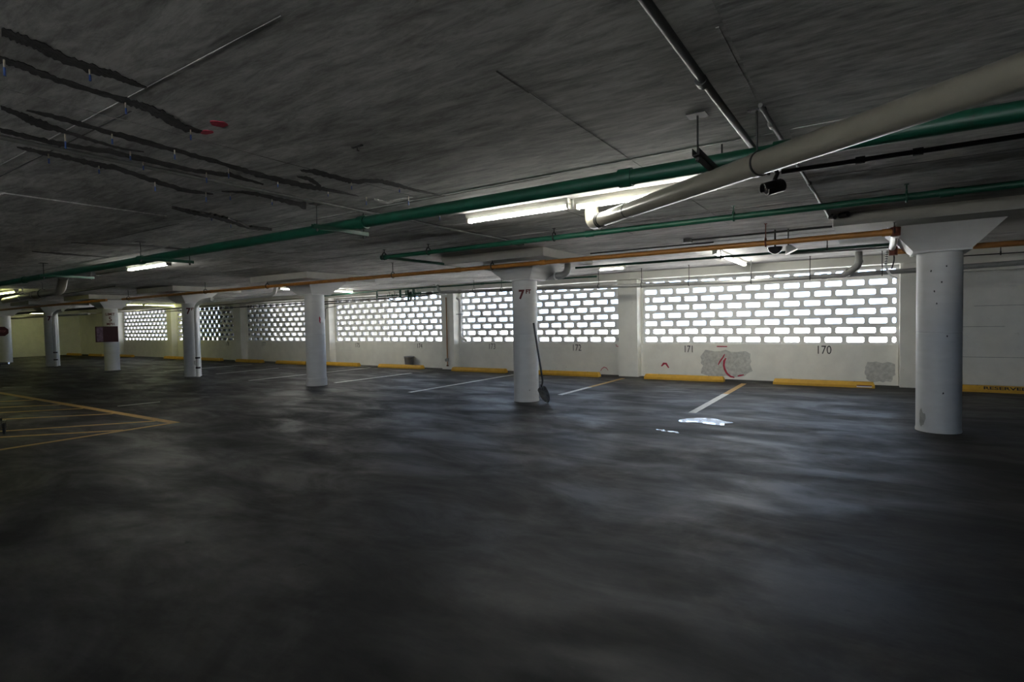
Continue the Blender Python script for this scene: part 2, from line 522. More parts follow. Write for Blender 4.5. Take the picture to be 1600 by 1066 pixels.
for bi, (x0, x1) in enumerate(BAYS):
    mb = MB()
    rng = random.Random(bi)
    n = int(round((x1 - x0) / BW * 2)) / 2
    for row in range(ROWS):
        xs = []
        x = x0
        if row % 2 == 1:
            xs.append((x, BW / 2)); x += BW / 2
        while x < x1 - 0.01:
            w = min(BW, x1 - x)
            if w > 0.08: xs.append((x, w))
            x += BW
        for (xx, w) in xs:
            dy = 0.012 if rng.random() < 0.88 else 0.0
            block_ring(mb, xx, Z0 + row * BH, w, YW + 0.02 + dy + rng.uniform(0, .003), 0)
    lab = ('white breeze block screen above wall numbers %s' % names[bi]) if names[bi] else 'farthest left breeze block screen, right of the LIMIT 5 MPH column'
    if names[bi] == '178': lab = 'half dark breeze block screen above wall number 178'
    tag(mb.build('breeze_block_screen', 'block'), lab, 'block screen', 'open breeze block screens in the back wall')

# ================================================================== COLUMNS
CY = 8.65
def camang(cx):            # direction from the column towards the photographer
    return math.atan2(-CY, -cx)
def column(cx, r, label, panel=(-1.08, 1.08, -1.0, 1.0), band=None, extra=None):
    t = thing('concrete_column', label, 'column', (cx, CY, 0), 'white round concrete columns')
    prof = [(r + .004, 0), (r + .006, .02), (r, .05), (r, .06), (r, 1.225), (r, 1.235), (r - .003, 1.24), (r - .003, 1.245), (r, 1.25), (r, 1.26), (r, 2.22), (r, 2.235)]
    if band: prof = [(r + .012, 0), (r + .012, .18), (r + .012, .19), (r, .20), (r, .21)] + prof[4:]
    MB().lathe(prof, (cx, CY, 0), 40).build('shaft', 'column', t)
    k = 0.285; K = 0.56; zb, zt = 2.23, 2.55
    vs = [(cx + sx*k, CY + sy*k, zb) for sx, sy in ((-1,-1),(1,-1),(1,1),(-1,1))] + [(cx + sx*k, CY + sy*k, zb + .02) for sx, sy in ((-1,-1),(1,-1),(1,1),(-1,1))] + [(cx + sx*K, CY + sy*K, zt) for sx, sy in ((-1,-1),(1,-1),(1,1),(-1,1))]
    fs = [(3,2,1,0), (8,9,10,11)] + [(i, (i+1)%4, 4+(i+1)%4, 4+i) for i in range(4)] + [(4+i, 4+(i+1)%4, 8+(i+1)%4, 8+i) for i in range(4)]
    MB().add(vs, fs).build('capital', 'column', t)
    MB().box(cx + panel[0], cx + panel[1], CY + panel[2], CY + panel[3], 2.54, H + .005).build('drop_panel', 'panel', t)
    return t
c170 = column(0.765, 0.232, 'thick white column at the right, nearest of the row, with chipped base', (-1.10, 1.5, -1.05, 1.0))
c7 = column(-5.33, 0.232, 'white column marked 7FT with the long shovel leaning on it', (-1.17, .95, -0.95, 0.95))
c3 = column(-11.44, 0.235, 'white column with a raised base band, left of wall number 175', band=True)
c4 = column(-17.37, 0.232, 'white column with 7FT and a white downpipe on its right side')
c5 = column(-23.03, 0.232, 'white column painted LIMIT 5 MPH behind the maroon sign')
c6 = column(-28.75, 0.235, 'white column between the red stop sign and the maroon sign')
c8 = column(-34.75, 0.25, 'white column at the left edge carrying the red octagonal sign')
# painted heights
for col, cx, r, sz in ((c7, -5.33, .232, 1.0), (c4, -17.37, .232, 1.1), (c6, -28.75, .235, 1.1)):
    a = camang(cx)
    column_text('painted_text', '7', cx, CY, r, a, 1.965 if sz == 1 else 1.99, .225 * sz, 'darkred_paint', col, 0.9, .009, -.06)['label'] = 'dark red stencilled 7'
    column_text('painted_text', 'FT', cx, CY, r, a, 2.02 if sz == 1 else 2.05, .10 * sz, 'darkred_paint', col, 0.9, .005, .065)['label'] = 'dark red stencilled FT'
a = camang(-23.03)
for s, z, sz in (('LIMIT', 2.03, .13), ('5', 1.85, .24), ('MPH', 1.68, .13)):
    column_text('painted_text', s, -23.03, CY, .232, a, z, sz, 'darkred_paint', c5, .9, .003)['label'] = 'dark red stencilled ' + s
# scuffs on the near columns
def smudge(col, cx, r, ang, z, w, h, m='conduit', seed=1):
    rng = random.Random(seed); mb = MB(); n = 14
    pts = []
    for k in range(n):
        t = 2*PI*k/n; q = rng.uniform(.6, 1.1)
        pts.append((w/2*math.cos(t)*q, h/2*math.sin(t)*q))
    vs = [((cx + (r+.0015)*math.cos(ang + x/r)), CY + (r+.0015)*math.sin(ang + x/r), z + y) for x, y in pts]
    vs.append((cx + (r+.002)*math.cos(ang), CY + (r+.002)*math.sin(ang), z))
    mb.add(vs, [(k, (k+1) % n, n) for k in range(n)])
    o = mb.build('scuff_mark', m, col); return o
smudge(c170, .765, .236, camang(.765) - .75, .17, .09, .26, 'mortar', 2)
for k, (da, z) in enumerate(((-.35, 2.0), (.1, 1.86), (-.1, 1.6), (.3, 2.05), (.35, 1.2), (-.2, 1.75), (.2, .5))):
    smudge(c170, .765, .232, camang(.765) + da, z, .018, .03, 'dark', k + 5)
smudge(c4, -17.37, .232, camang(-17.37) + .3, .42, .08, .22, 'mortar', 4)
smudge(c7, -5.33, .232, camang(-5.33) + .25, .22, .018, .02, 'dark', 9)
smudge(c3, -11.44, .235, camang(-11.44) + .5, 1.62, .05, .18, 'red', 10)
# white downpipes beside columns
def downpipe(x, y, label, r=.055):
    t = thing('downpipe', label, 'pipe', (x, y, 0))
    MB().tube(bend([(x, y, 0.0), (x, y, 2.16), (x + .35, y + .05, 2.30), (x + .85, y + .05, 2.32)], .15), r).build('pipe', 'white_pipe', t)
    for z in (.25, .55, 1.25, 2.0): MB().lathe([(r + .012, z), (r + .012, z + .05)], (x, y, 0), 16).build('bracket', 'dark' if z < 1 else 'white_pipe', t)
downpipe(-17.0, 8.62, 'white downpipe running down the right side of the second 7FT column')
downpipe(-28.33, 8.62, 'white downpipe beside the column left of the maroon sign', .06)

# ================================================================== SIGNS
t = thing('maroon_sign', 'dark maroon rectangular sign on the LIMIT 5 MPH column', 'sign', (-22.6, 8.4, 1.0))
a = camang(-23.03); ex = Vector((-math.sin(a), math.cos(a), 0)); nrm = Vector((math.cos(a), math.sin(a), 0))
cen = Vector((-23.03, CY, 1.32)) + nrm * .30 - ex * .12
MB().obox(cen, ex, nrm, (0,0,1), .33, .012, .28).build('sign_panel', 'maroon', t)
MB().obox(cen + nrm * .016 - ex * .20, ex, nrm, (0,0,1), .09, .003, .25).build('printed_picture', 'print', t)
MB().obox(cen - nrm * .03, ex, nrm, (0,0,1), .06, .022, .2).build('bracket', 'steel', t)
t = thing('stop_sign', 'round looking red octagonal sign on the leftmost column', 'sign', (-34.8, 8.3, 1.2))
a = camang(-34.75); ex = Vector((-math.sin(a), math.cos(a), 0)); nrm = Vector((math.cos(a), math.sin(a), 0))
cen = Vector((-34.75, CY, 1.50)) + nrm * .36 - ex * .08
def octo(mb, cen, R, th):
    vs = []
    for s in (0, 1):
        vs += [cen + nrm * (th * s) + R * (math.cos(PI/8 + k*PI/4) * ex + math.sin(PI/8 + k*PI/4) * Vector((0,0,1))) for k in range(8)]
    mb.add(vs, [tuple(range(8)), tuple(range(8, 16))] + [(k, (k+1)%8, 8+(k+1)%8, 8+k) for k in range(8)])
    return mb
octo(MB(), cen, .24, .01).build('sign_panel', mat('red_sign_face', (.06, .004, .007), .5), t)
mb = MB(); vs, fs = text_mesh('STOP', .14, .002, .8)
mb.add([cen + nrm * (.013 + v.z) + ex * v.x + Vector((0,0,1)) * v.y for v in vs], fs)
mb.build('lettering', mat('sign_letter_pink', (.30, .10, .11), .5), t)
MB().obox(cen - nrm * .02, ex, nrm, (0,0,1), .04, .02, .2).build('bracket', 'steel', t)

# ================================================================== WALL NUMBERS AND MARKS
for s, x, z, h in (('170', -.782, .72, .186), ('171', -3.70, .708, .172), ('172', -6.787, .712, .18), ('173', -9.68, .727, .172), ('174', -12.68, .72, .16), ('175', -15.75, .724, .16), ('177', -21.63, .737, .17), ('178', -24.45, .73, .18)):
    o = wall_text('stencilled_number', s, x, z, h * 1.42, 'black_paint', .72 if '1' in s[1:] else .78)
    tag(o, 'black stencilled number %s on the low wall under the screen' % s, 'number', 'stencilled parking space numbers')
def stroke(pts, w, y=YW - .004):
    mb = MB()
    P = [Vector((x, 0, z)) for x, z in pts]
    L, Rr = [], []
    for i, p in enumerate(P):
        d = (P[min(i+1, len(P)-1)] - P[max(i-1, 0)]).normalized()
        n = Vector((-d.z, 0, d.x)); ww = w * (1 if 0 < i < len(P)-1 else .6) * random.uniform(.85, 1.15)
        L.append((p.x + n.x*ww/2, y, p.z + n.z*ww/2)); Rr.append((p.x - n.x*ww/2, y, p.z - n.z*ww/2))
    n = len(P)
    mb.add(L + Rr, [(i, i+1, n+i+1, n+i) for i in range(n-1)])
    return mb
marks = [
 ([(-3.03, .787), (-2.79, .787)], .045, 'short horizontal red paint dash on the low wall between numbers 171 and 170'),
 ([(-2.85, .60), (-2.89, .52), (-2.96, .42), (-3.0, .34)], .035, 'thin slanting red stroke left of the curved red mark'),
 ([(-2.82, .51), (-2.86, .44), (-2.87, .33), (-2.85, .24), (-2.80, .14), (-2.72, .07), (-2.63, .05)], .05, 'large curved red paint mark on the bare patch right of number 171'),
 ([(-2.56, .085), (-2.50, .10), (-2.42, .12)], .04, 'small red smear at the foot of the wall beside the curved mark'),
 ([(-4.39, .27), (-4.33, .34), (-4.27, .34), (-4.20, .23)], .05, 'red caret mark on the low wall above the wheel stop of space 171'),
 ([(-6.07, .09), (-6.04, .15), (-5.97, .20), (-5.90, .18), (-5.85, .11)], .022, 'thin red arch mark near the floor right of number 172'),
 ([(-5.62, .83), (-5.60, .77), (-5.52, .765)], .022, 'small red corner mark high on the wall left of the pilaster between 172 and 171')]
for pts, w, lab in marks:
    tag(stroke(pts, w).build('red_paint_mark', 'red'), lab, 'paint mark')
def wall_patch(x0, x1, z0, z1, seed, lab, m='wall_raw'):
    rng = random.Random(seed); n = 28; poly = []
    for k in range(n):
        t = 2*PI*k/n
        ct, st = math.cos(t), math.sin(t)
        q = 1 / max(abs(ct), abs(st)) ** .8 * rng.uniform(.82, 1.0)
        poly.append(((x0+x1)/2 + (x1-x0)/2*ct*q, (z0+z1)/2 + (z1-z0)/2*st*q))
    mb = MB(); mb.add([(x, YW - .002, z) for x, z in poly], [tuple(range(n))])
    tag(mb.build('bare_wall_patch', m), lab, 'wall patch')
wall_patch(-3.45, -2.2, .03, .72, 3, 'rough bare grey patch on the low wall right of number 171')
wall_patch(-.05, .52, .05, .50, 5, 'rough stained patch at the right end of the low wall by number 170')

# ================================================================== FLOOR MARKINGS
def line(x0, y0, x1, y1, w, m, name, lab, cat='floor line', grp=None):
    d = Vector((x1-x0, y1-y0)).normalized(); n = Vector((-d.y, d.x)) * w/2
    mb = MB(); K = 24; L = []; Rr = []
    for k in range(K+1):
        t = k/K; x = x0 + (x1-x0)*t; y = y0 + (y1-y0)*t
        j1, j2 = random.uniform(.93, 1.03), random.uniform(.93, 1.03)
        L.append((x + n.x*j1, y + n.y*j1)); Rr.append((x - n.x*j2, y - n.y*j2))
    mb.prism(L + Rr[::-1], 0.0, .002)
    return tag(mb.build(name, m), lab, cat, grp)
line(-2.28, 8.62, -2.28, 11.05, .115, 'white_line', 'bay_line', 'white worn half of the bay line between spaces 171 and 170', grp='bay lines')
line(-2.28, 11.05, -2.28, 12.95, .115, 'yellow_line', 'bay_line', 'yellow end by the wall of the line between spaces 171 and 170', grp='bay lines')
for x, y0, y1, m, lab in ((-5.13, 9.6, 11.0, 'white_line', 'white part of the bay line right of the shovel'), (-5.13, 11.0, 13.0, 'yellow_line', 'yellow wall end of the bay line right of the shovel'),
      (-8.26, 8.6, 12.75, 'white_line', 'long pale bay line running to the wall left of the 7FT column'), (-11.45, 9.2, 12.0, 'white_line', 'pale bay line right of the banded column'),
      (-14.3, 8.6, 13.0, 'white_line', 'faint bay line left of the banded column, ending by space 175'), (-17.45, 9.4, 11.6, 'white_line', 'faint bay line near the column with the downpipe'),
      (-20.4, 9.2, 12.4, 'white_line', 'very faint bay line ending below wall number 177')):
    line(x, y0, x, y1, .11, m, 'bay_line', lab, grp='bay lines')
line(-9.10, -2.5, -9.10, 4.26, .10, 'yellow_line', 'hatch_line', 'long near yellow border line of the hatched area')
line(-9.05, 4.22, -17.9, 4.24, .13, 'yellow_line', 'hatch_line', 'far yellow border line of the hatched area meeting it at a point')
for k, (a, b) in enumerate((((-12.2, .3), (-9.15, 3.52)), ((-13.5, -.85), (-9.55, 4.10+.05)), ((-14.7, .37), (-11.1, 4.15)), ((-16.6, -.4), (-12.4, 4.15)), ((-17.6, -.2), (-13.5, 4.15)), ((-18.4, .4), (-15.0, 4.15)))):
    line(a[0], a[1], b[0], b[1], .095, 'yellow_line', 'hatch_line', 'slanted yellow hatch stripe, %s from the near border' % ['first', 'second', 'third', 'fourth', 'fifth', 'sixth'][k], grp='slanted hatch stripes')
line(-12.1, 4.6, -11.98, 5.3, .06, 'white_line', 'bay_line', 'short pale scratch line behind the hatched area')
line(-18.6, 5.1, -19.3, 4.72, .08, 'white_line', 'bay_line', 'short pale line stub behind the far hatch border at the left edge')

# puddle and pale stains
def blob(pts, m, name, lab, cat, h=.0025):
    mb = MB(); mb.prism(bend2(pts), 0, h); return tag(mb.build(name, m), lab, cat)
def bend2(pts):
    out = []
    n = len(pts)
    for i in range(n):                              # closed Catmull-Rom
        p0, p1, p2, p3 = [Vector(pts[(i + k - 1) % n]) for k in range(4)]
        for t in (0, .25, .5, .75):
            out.append(.5 * ((2*p1) + (-p0 + p2)*t + (2*p0 - 5*p1 + 4*p2 - p3)*t*t + (-p0 + 3*p1 - 3*p2 + p3)*t**3))
    return [(v.x, v.y) for v in out]
blob([(-2.27, 7.86), (-2.17, 7.77), (-2.05, 7.86), (-1.84, 7.80), (-1.64, 7.79), (-1.65, 7.93), (-1.56, 8.05), (-1.70, 8.12), (-1.84, 8.24), (-2.05, 8.22), (-2.24, 8.05)], 'water', 'puddle', 'bright reflecting puddle below the near end of the white bay line', 'puddle')
for k, (x, y, a, b) in enumerate(((-2.30, 7.10, .07, .012), (-2.22, 7.06, .05, .012), (-2.14, 7.06, .09, .016), (-2.05, 7.02, .03, .01))):
    pts = [(x + a*math.cos(t)*random.uniform(.7, 1.1), y + b*2.2*math.sin(t)*random.uniform(.7, 1.2)) for t in [2*PI*q/8 for q in range(8)]]
    blob(pts, 'water', 'puddle', ['leftmost', 'second', 'longest', 'rightmost'][k] + ' small wet streak in front of the puddle', 'puddle')

# ================================================================== WHEEL STOPS
STOPX = [(1.40, 3.25, 13.27, 'with dark lettering, right of the thick right column'), (-1.71, .15, 13.15, 'under wall number 170'), (-4.62, -2.74, 13.15, 'under wall number 171'),
 (-7.66, -5.82, 13.1, 'under wall number 172, behind the shovel'), (-10.73, -8.75, 13.1, 'under wall number 173'), (-14.1, -12.1, 13.24, 'under wall number 174, in front of the bucket'),
 (-17.05, -15.15, 13.25, 'under wall number 175, right of the banded column'), (-19.75, -17.86, 13.1, 'left of the banded column, right of number 177'), (-22.6, -20.75, 13.1, 'below wall number 177'),
 (-25.7, -23.9, 13.15, 'below wall number 178'), (-29.1, -27.2, 13.2, 'left of the column with the downpipe'), (-34.6, -32.6, 13.2, 'just right of the LIMIT 5 MPH column'), (-37.5, -35.7, 13.0, 'left of the LIMIT 5 MPH column'), (-40.4, -38.6, 12.9, 'farthest left, near the corner')]
for x0, x1, y, where in STOPX:
    t = thing('wheel_stop', 'yellow wheel stop ' + where, 'wheel stop', ((x0+x1)/2, y, 0), 'yellow wheel stops along the back wall')
    pr = [(-.085, 0), (.085, 0), (.085, .05), (.055, .12), (-.055, .12), (-.085, .05)]
    e = .03
    vs = [(x0 + (e if z > .1 else 0), y + p, z) for p, z in pr] + [(x1 - (e if z > .1 else 0), y + p, z) for p, z in pr]
    MB().add(vs, [tuple(range(6)), tuple(range(6, 12))[::-1]] + [(i, (i+1) % 6, 6 + (i+1) % 6, 6 + i) for i in range(6)]).build('bar', 'yellow', t)
    for xx in (x0 + .35, x1 - .35):
        MB().lathe([(.014, .118), (.014, .125)], (xx, y, 0), 10).build('anchor_pin', 'rust', t)
    if where.startswith('with dark'):
        mb = MB(); vs, fs = text_mesh('RESERVED', .080, .002, 1.75)
        mb.add([(2.14 + v.x, y - .074 - v.z + (v.y) * .43, .080 + v.y * .9) for v in vs], fs)
        mb.build('lettering', 'black_paint', t)['label'] = 'dark stencilled lettering'
    if where == 'under wall number 170':
        MB().add([(-.16, y - .0875, .040), (.10, y - .0875, .040), (.10, y - .0875, .015), (-.16, y - .0875, .015)], [(0, 1, 2, 3)]).build('label_strip', 'white', t)['label'] = 'small white strip'
        MB().add([(-.16, y - .083, .060), (.10, y - .083, .060), (.10, y - .0885, .042), (-.16, y - .0885, .042)], [(0, 1, 2, 3)]).build('label_strip', 'darkred_paint', t)['label'] = 'small dark red strip'

# ================================================================== SHOVEL, BUCKET, CART
t = thing('shovel', 'long black handled round point shovel leaning on the 7FT column', 'shovel', (-4.86, 8.52, 0))
tipp = Vector((-4.815, 8.56, 0.006)); top = Vector((-5.094, 8.560, 1.45))
sock = Vector((-4.905, 8.52, .42)); neck = Vector((-4.925, 8.50, .29))
MB().tube([top, top + (sock - top) * .5, sock, Vector((-4.905, 8.512, .36)), neck], .017, 12, rs=[.019, .018, .018, .017, .014]).build('handle', 'black_plastic', t)
# blade: curved plate
ud = (tipp - neck).normalized()
view = Vector((-tipp.x, -tipp.y, 0)).normalized()
side = ud.cross(view).normalized(); back = side.cross(ud).normalized()
prof = [(0, .060), (.03, .082), (.12, .086), (.20, .076), (.26, .052), (.30, .012)]
Ln = (tipp - neck).length
mb = MB(); W = 8; vs = []
for sgn in (0, 1):
    for d, w in prof:
        for k in range(W + 1):
            u = -1 + 2*k/W
            vs.append(neck + ud * (d/.30*Ln) + side * (u*w) + back * (.028*(1 - u*u)*(-1) + sgn*.003))
n1 = len(prof)*(W+1); fs = []
for i in range(len(prof)-1):
    for k in range(W):
        a_ = i*(W+1)+k
        fs.append((a_, a_+1, a_+W+2, a_+W+1)); fs.append((n1+a_, n1+a_+W+1, n1+a_+W+2, n1+a_+1))
for i in range(len(prof)-1):
    for k in (0, W):
        a_ = i*(W+1)+k; fs.append((a_, a_+W+1, n1+a_+W+1, n1+a_))
for k in range(W):
    fs.append((k, n1+k, n1+k+1, k+1)); a_ = (len(prof)-1)*(W+1)+k; fs.append((a_, a_+1, n1+a_+1, n1+a_))
mb.add(vs, fs, True); mb.build('blade', 'shovel', t)
MB().tube([neck + Vector((0,0,.05)), neck + ud * .06 - back * .02], .02, 12, rs=[.018, .022]).build('socket', 'shovel', t)

t = thing('bucket', 'dark grey plastic bucket behind the wheel stop under number 174', 'bucket', (-12.99, 13.54, 0))
bc = (-12.99, 13.54, 0)
MB().lathe([(.135, 0), (.165, .34), (.182, .345), (.182, .375), (.170, .38), (.160, .34), (.13, .02), (.0, .02)], bc, 28, cap=False).build('pail', 'bucket', t)
MB().tube([(bc[0] + .185*math.cos(q), bc[1] - .03 - .10*math.sin(q), .34 - .07*math.sin(q)) for q in [PI*k/14 for k in range(15)]], .004, 6).build('wire_handle', 'steel', t)

t = thing('hand_cart', 'metal hand cart with chrome push bar, mostly cut off at the left edge', 'cart', (-10.9, 2.45, 0))
MB().box(-11.45, -10.42, 1.75, 2.52, .20, .24).build('deck', 'dark', t)
MB().tube([(-11.5, 1.95, 1.02), (-10.50, 2.645, 1.02)], .016, 10).tube([(-10.60, 2.57, 1.01), (-10.66, 2.50, .60), (-10.60, 2.44, .24)], .011, 10).tube([(-11.4, 2.02, 1.01), (-11.38, 2.0, .24)], .011, 10).build('push_bar', 'chrome', t)
for wx, wy in ((-10.40, 2.53), (-11.35, 2.40), (-10.68, 1.85), (-11.35, 1.85)):
    w = MB()
    R = .085
    axd = Vector((.3, 1, 0)).normalized(); e1 = Vector((0,0,1)); e2 = axd.cross(e1)
    cc = Vector((wx, wy, R))
    vs = []
    for s, rr in ((-.016, R*.86), (-.010, R), (.010, R), (.016, R*.86)):
        vs += [cc + axd*s + rr*(math.cos(2*PI*k/20)*e1 + math.sin(2*PI*k/20)*e2) for k in range(20)]
    w.add(vs, [(i*20+k, i*20+(k+1) % 20, (i+1)*20+(k+1) % 20, (i+1)*20+k) for i in range(3) for k in range(20)] + [tuple(range(20)), tuple(range(60, 80))], True)
    wo = w.build('caster_wheel', 'rubber', t)
    MB().box(wx - .02, wx + .02, wy - .026, wy - .02, R, .205).box(wx - .02, wx + .02, wy + .02, wy + .026, R, .205).box(wx - .03, wx + .03, wy - .03, wy + .03, .19, .205).build('fork', 'chrome', wo)

# ================================================================== FLUORESCENT LAMPS
def lamp(p, axis, length, label, on=True, far=False, dz=0.0, end_black=False):
    x, y = p; z = 2.64 + dz
    t = thing('fluorescent_lamp', label, 'lamp', (x, y, z), 'strip lamps under the slab')
    ax = Vector((1,0,0)) if axis == 'x' else Vector((0,1,0)); sd = Vector((0,1,0)) if axis == 'x' else Vector((1,0,0)); up = Vector((0,0,1))
    cc = Vector((x, y, z)) + ax * length/2
    # tapered housing
    hl = length/2
    vs = [cc + ax*s*hl + sd*w + up*h for s in (-1, 1) for w, h in ((-.035, -.022), (.035, -.022), (.055, .012), (.055, H - z), (-.055, H - z), (-.055, .012))]
    MB().add(vs, [tuple(range(6)), tuple(range(6, 12))[::-1]] + [(i, (i+1)%6, 6+(i+1)%6, 6+i) for i in range(6)]).build('housing', 'lamp_body', t)
    for s in (-.021, .021):
        MB().tube([cc - ax*(hl-.03) + sd*s - up*.040, cc + ax*(hl-.03) + sd*s - up*.040], .013, 10).build('tube', ('tube_far' if far else 'tube') if on else 'tube_off', t)
    for s in (-1, 1):
        MB().obox(cc + ax*s*(hl-.012) - up*.035, ax, sd, up, .012, .040, .026).build('socket', 'dark' if end_black and s == 1 else 'lamp_body', t)
    return t
lamp((-3.71, 4.86), 'x', 1.26, 'lit strip lamp below the thick green pipe, left of the big drain pipe')
lamp((-2.42, 4.93), 'x', 1.33, 'lit strip lamp partly hidden behind the bend of the big drain pipe')
lamp((-13.10, 4.74), 'x', 1.40, 'unlit strip lamp just left of the lit one under the green pipe', on=False)
lamp((-11.68, 4.74), 'x', 1.50, 'lit strip lamp under the green pipe, above the LIMIT 5 MPH column side', end_black=True)
lamp((-22.0, 5.30), 'x', 1.9, 'lit strip lamp at the left edge above the drain pipes', far=True)
lamp((-2.20, 9.85), 'y', 1.35, 'lit strip lamp across the bay in front of numbers 171 and 170, nearer one')
lamp((-2.20, 11.25), 'y', 1.35, 'lit strip lamp across the bay of 171 and 170, one nearer the wall')
lamp((-14.7, 9.90), 'y', 1.35, 'lit strip lamp glowing left of the banded column capital')
lamp((-14.7, 11.30), 'y', 1.35, 'lit strip lamp glowing right of the banded column capital')
lamp((-28.4, 10.70), 'y', 1.30, 'lit strip lamp left of the second 7FT column, left one of two', far=True, end_black=True)
lamp((-28.4, 12.05), 'y', 1.30, 'lit strip lamp left of the second 7FT column, right one of two', far=True)
lamp((-39.0, 10.2), 'y', 1.30, 'lit strip lamp between the two leftmost columns', far=True, dz=-.13)
lamp((-34.0, 5.1), 'x', 1.6, 'distant lit strip lamp beyond the left edge', far=True)
lamp((-5.0, 11.32), 'x', .60, 'short lit lamp near the beam left of the pilaster between 172 and 171')

# ================================================================== PIPEWORK
def pipe(name, label, pts, r, m, cat='pipe', couplings=(), group=None, rad=.1, cm=None, cl=.05, n=16):
    p0 = Vector(pts[0])
    t = thing(name, label, cat, p0, group)
    MB().tube(bend(pts, rad) if len(pts) > 2 else pts, r, n).build('pipe', m, t)
    for q, d in couplings:
        q = Vector(q); d = Vector(d).normalized()
        MB().tube([q - d*cl, q + d*cl], r * 1.22, n).build('coupling', cm or m, t)
    return t
X_ = (1, 0, 0)
# thick green main
pipe('sprinkler_main', 'thick dark green main pipe crossing the whole ceiling from left edge to right edge', [(-34, 4.05, 2.545), (6.5, 3.86, 2.525)], .056, 'green', couplings=[((-4.35, 3.912, 2.531), X_), ((-9.3, 3.934, 2.533), X_), ((-.45, 3.89, 2.529), X_), ((-14.5, 3.96, 2.536), X_), ((-1.5, 3.898, 2.53), X_)])
def trapeze(x, y0, y1, m, label, zb=2.448):
    t = thing('trapeze_hanger', label, 'pipe hanger', (x, (y0+y1)/2, zb), 'trapeze hangers of the thick green pipe')
    b = MB().box(x - .021, x + .021, y0, y1, zb - .0205, zb - .016).box(x - .021, x - .017, y0, y1, zb - .0205, zb + .0205).box(x + .017, x + .021, y0, y1, zb - .0205, zb + .0205)
    b.build('channel', m, t)
    for y in (y0 + .05, y1 - .05):
        MB().tube([(x, y, zb - .05), (x, y, H)], .006, 8).build('rod', 'dark', t)
        MB().lathe([(.014, zb - .04), (.014, zb - .022)], (x, y, 0), 6).build('nut', 'dark', t)
    MB().box(x - .055, x + .055, y0 + .0, y0 + .10, H - .006, H).build('ceiling_plate', 'dark', t)
trapeze(-.84, 3.30, 4.05, 'dark', 'black channel hanger right of centre, left of the big drain clamp', 2.452)
trapeze(-4.55, 3.45, 4.15, 'green', 'green painted channel hanger under the thick green pipe left of centre', 2.456)
trapeze(-8.4, 3.5, 4.25, 'green', 'green channel hanger just above the lit lamp at left', 2.458)
trapeze(-12.2, 3.55, 4.35, 'green', 'green channel hanger nearest the left edge', 2.460)

def ring_hanger(x, y, z, r, m, label, ztop=H, grp='ring hangers'):
    t = thing('ring_hanger', label, 'pipe hanger', (x, y, z), grp)
    MB().tube([(x, y, z + r + .03), (x, y, ztop)], .007, 8).build('rod', m, t)
    R = r + .012
    MB().tube([(x, y + R*math.cos(2*PI*k/18), z + .012 + (R+.008)*math.sin(2*PI*k/18)) for k in range(19)], .009, 6, cap=False).build('ring', m, t)
    MB().box(x - .018, x + .018, y - .018, y + .018, ztop - .006, ztop).build('ceiling_plate', m, t)
    return t
# thinner green branch line
pipe('sprinkler_branch', 'slim dark green pipe from its left end by the orange pipe to the right edge', [(-6.58, 6.30, 2.56), (7, 6.22, 2.56)], .034, 'green', couplings=[((-6.54, 6.30, 2.56), X_), ((-2.9, 6.28, 2.56), X_), ((.6, 6.26, 2.56), X_)])
pipe('sprinkler_branch', 'thin green pipe running back from the left end of the slim green pipe', [(-6.50, 6.32, 2.555), (-6.45, 8.9, 2.56), (-6.3, 9.75, 2.52)], .024, 'green')
for x, lab in ((-6.5, 'at the left end of the slim green pipe'), (-5.56, 'on the slim green pipe above the 7FT drop panel'), (-3.4, 'on the slim green pipe below the lit lamps'), (-1.2, 'on the slim green pipe under the security camera'), (.31, 'on the slim green pipe above the thick right column')):
    ring_hanger(x, 6.27, 2.56, .034, 'dark' if x < -2 else 'green', 'small ring hanger ' + lab)
# second branch, nearer the wall
pipe('sprinkler_branch', 'thin dark pipe between the orange pipe and the breeze block wall, right half', [(-4.75, 9.62, 2.505), (.35, 9.62, 2.49)], .022, 'green', couplings=[((-1.0, 9.62, 2.495), X_)], rad=.05)
pipe('conduit', 'thin grey tube just under the thin dark pipe in front of number 170', [(-1.0, 9.55, 2.455), (.3, 9.55, 2.44)], .014, 'conduit')
for x, lab in ((-2.05, 'on the thin dark pipe above number 171'), (-.5, 'on the thin dark pipe above number 170')):
    ring_hanger(x, 9.62, 2.50, .022, 'dark', 'small ring hanger ' + lab)
pipe('sprinkler_branch', 'green pipe along the wall from the valve cluster to the 7FT column', [(-13.35, 12.5, 2.30), (-13.35, 12.5, 2.57), (-7.0, 12.5, 2.57), (-5.6, 12.5, 2.56)], .024, 'green', rad=.04, couplings=[((-11.4, 12.5, 2.57), X_), ((-9.1, 12.5, 2.57), X_)])
pipe('sprinkler_branch', 'green pipe stepping down into the valve cluster from the left', [(-17.2, 12.6, 2.50), (-15.0, 12.6, 2.55), (-13.45, 12.6, 2.57), (-13.42, 12.6, 2.40), (-10.75, 12.6, 2.40)], .022, 'green', rad=.04)
pipe('sprinkler_branch', 'dark pipe dipping under the valve cluster', [(-17.3, 12.65, 2.22), (-13.0, 12.65, 2.31), (-12.70, 12.65, 2.19), (-12.0, 12.65, 2.21), (-11.97, 12.65, 2.38)], .020, 'dark', rad=.05)
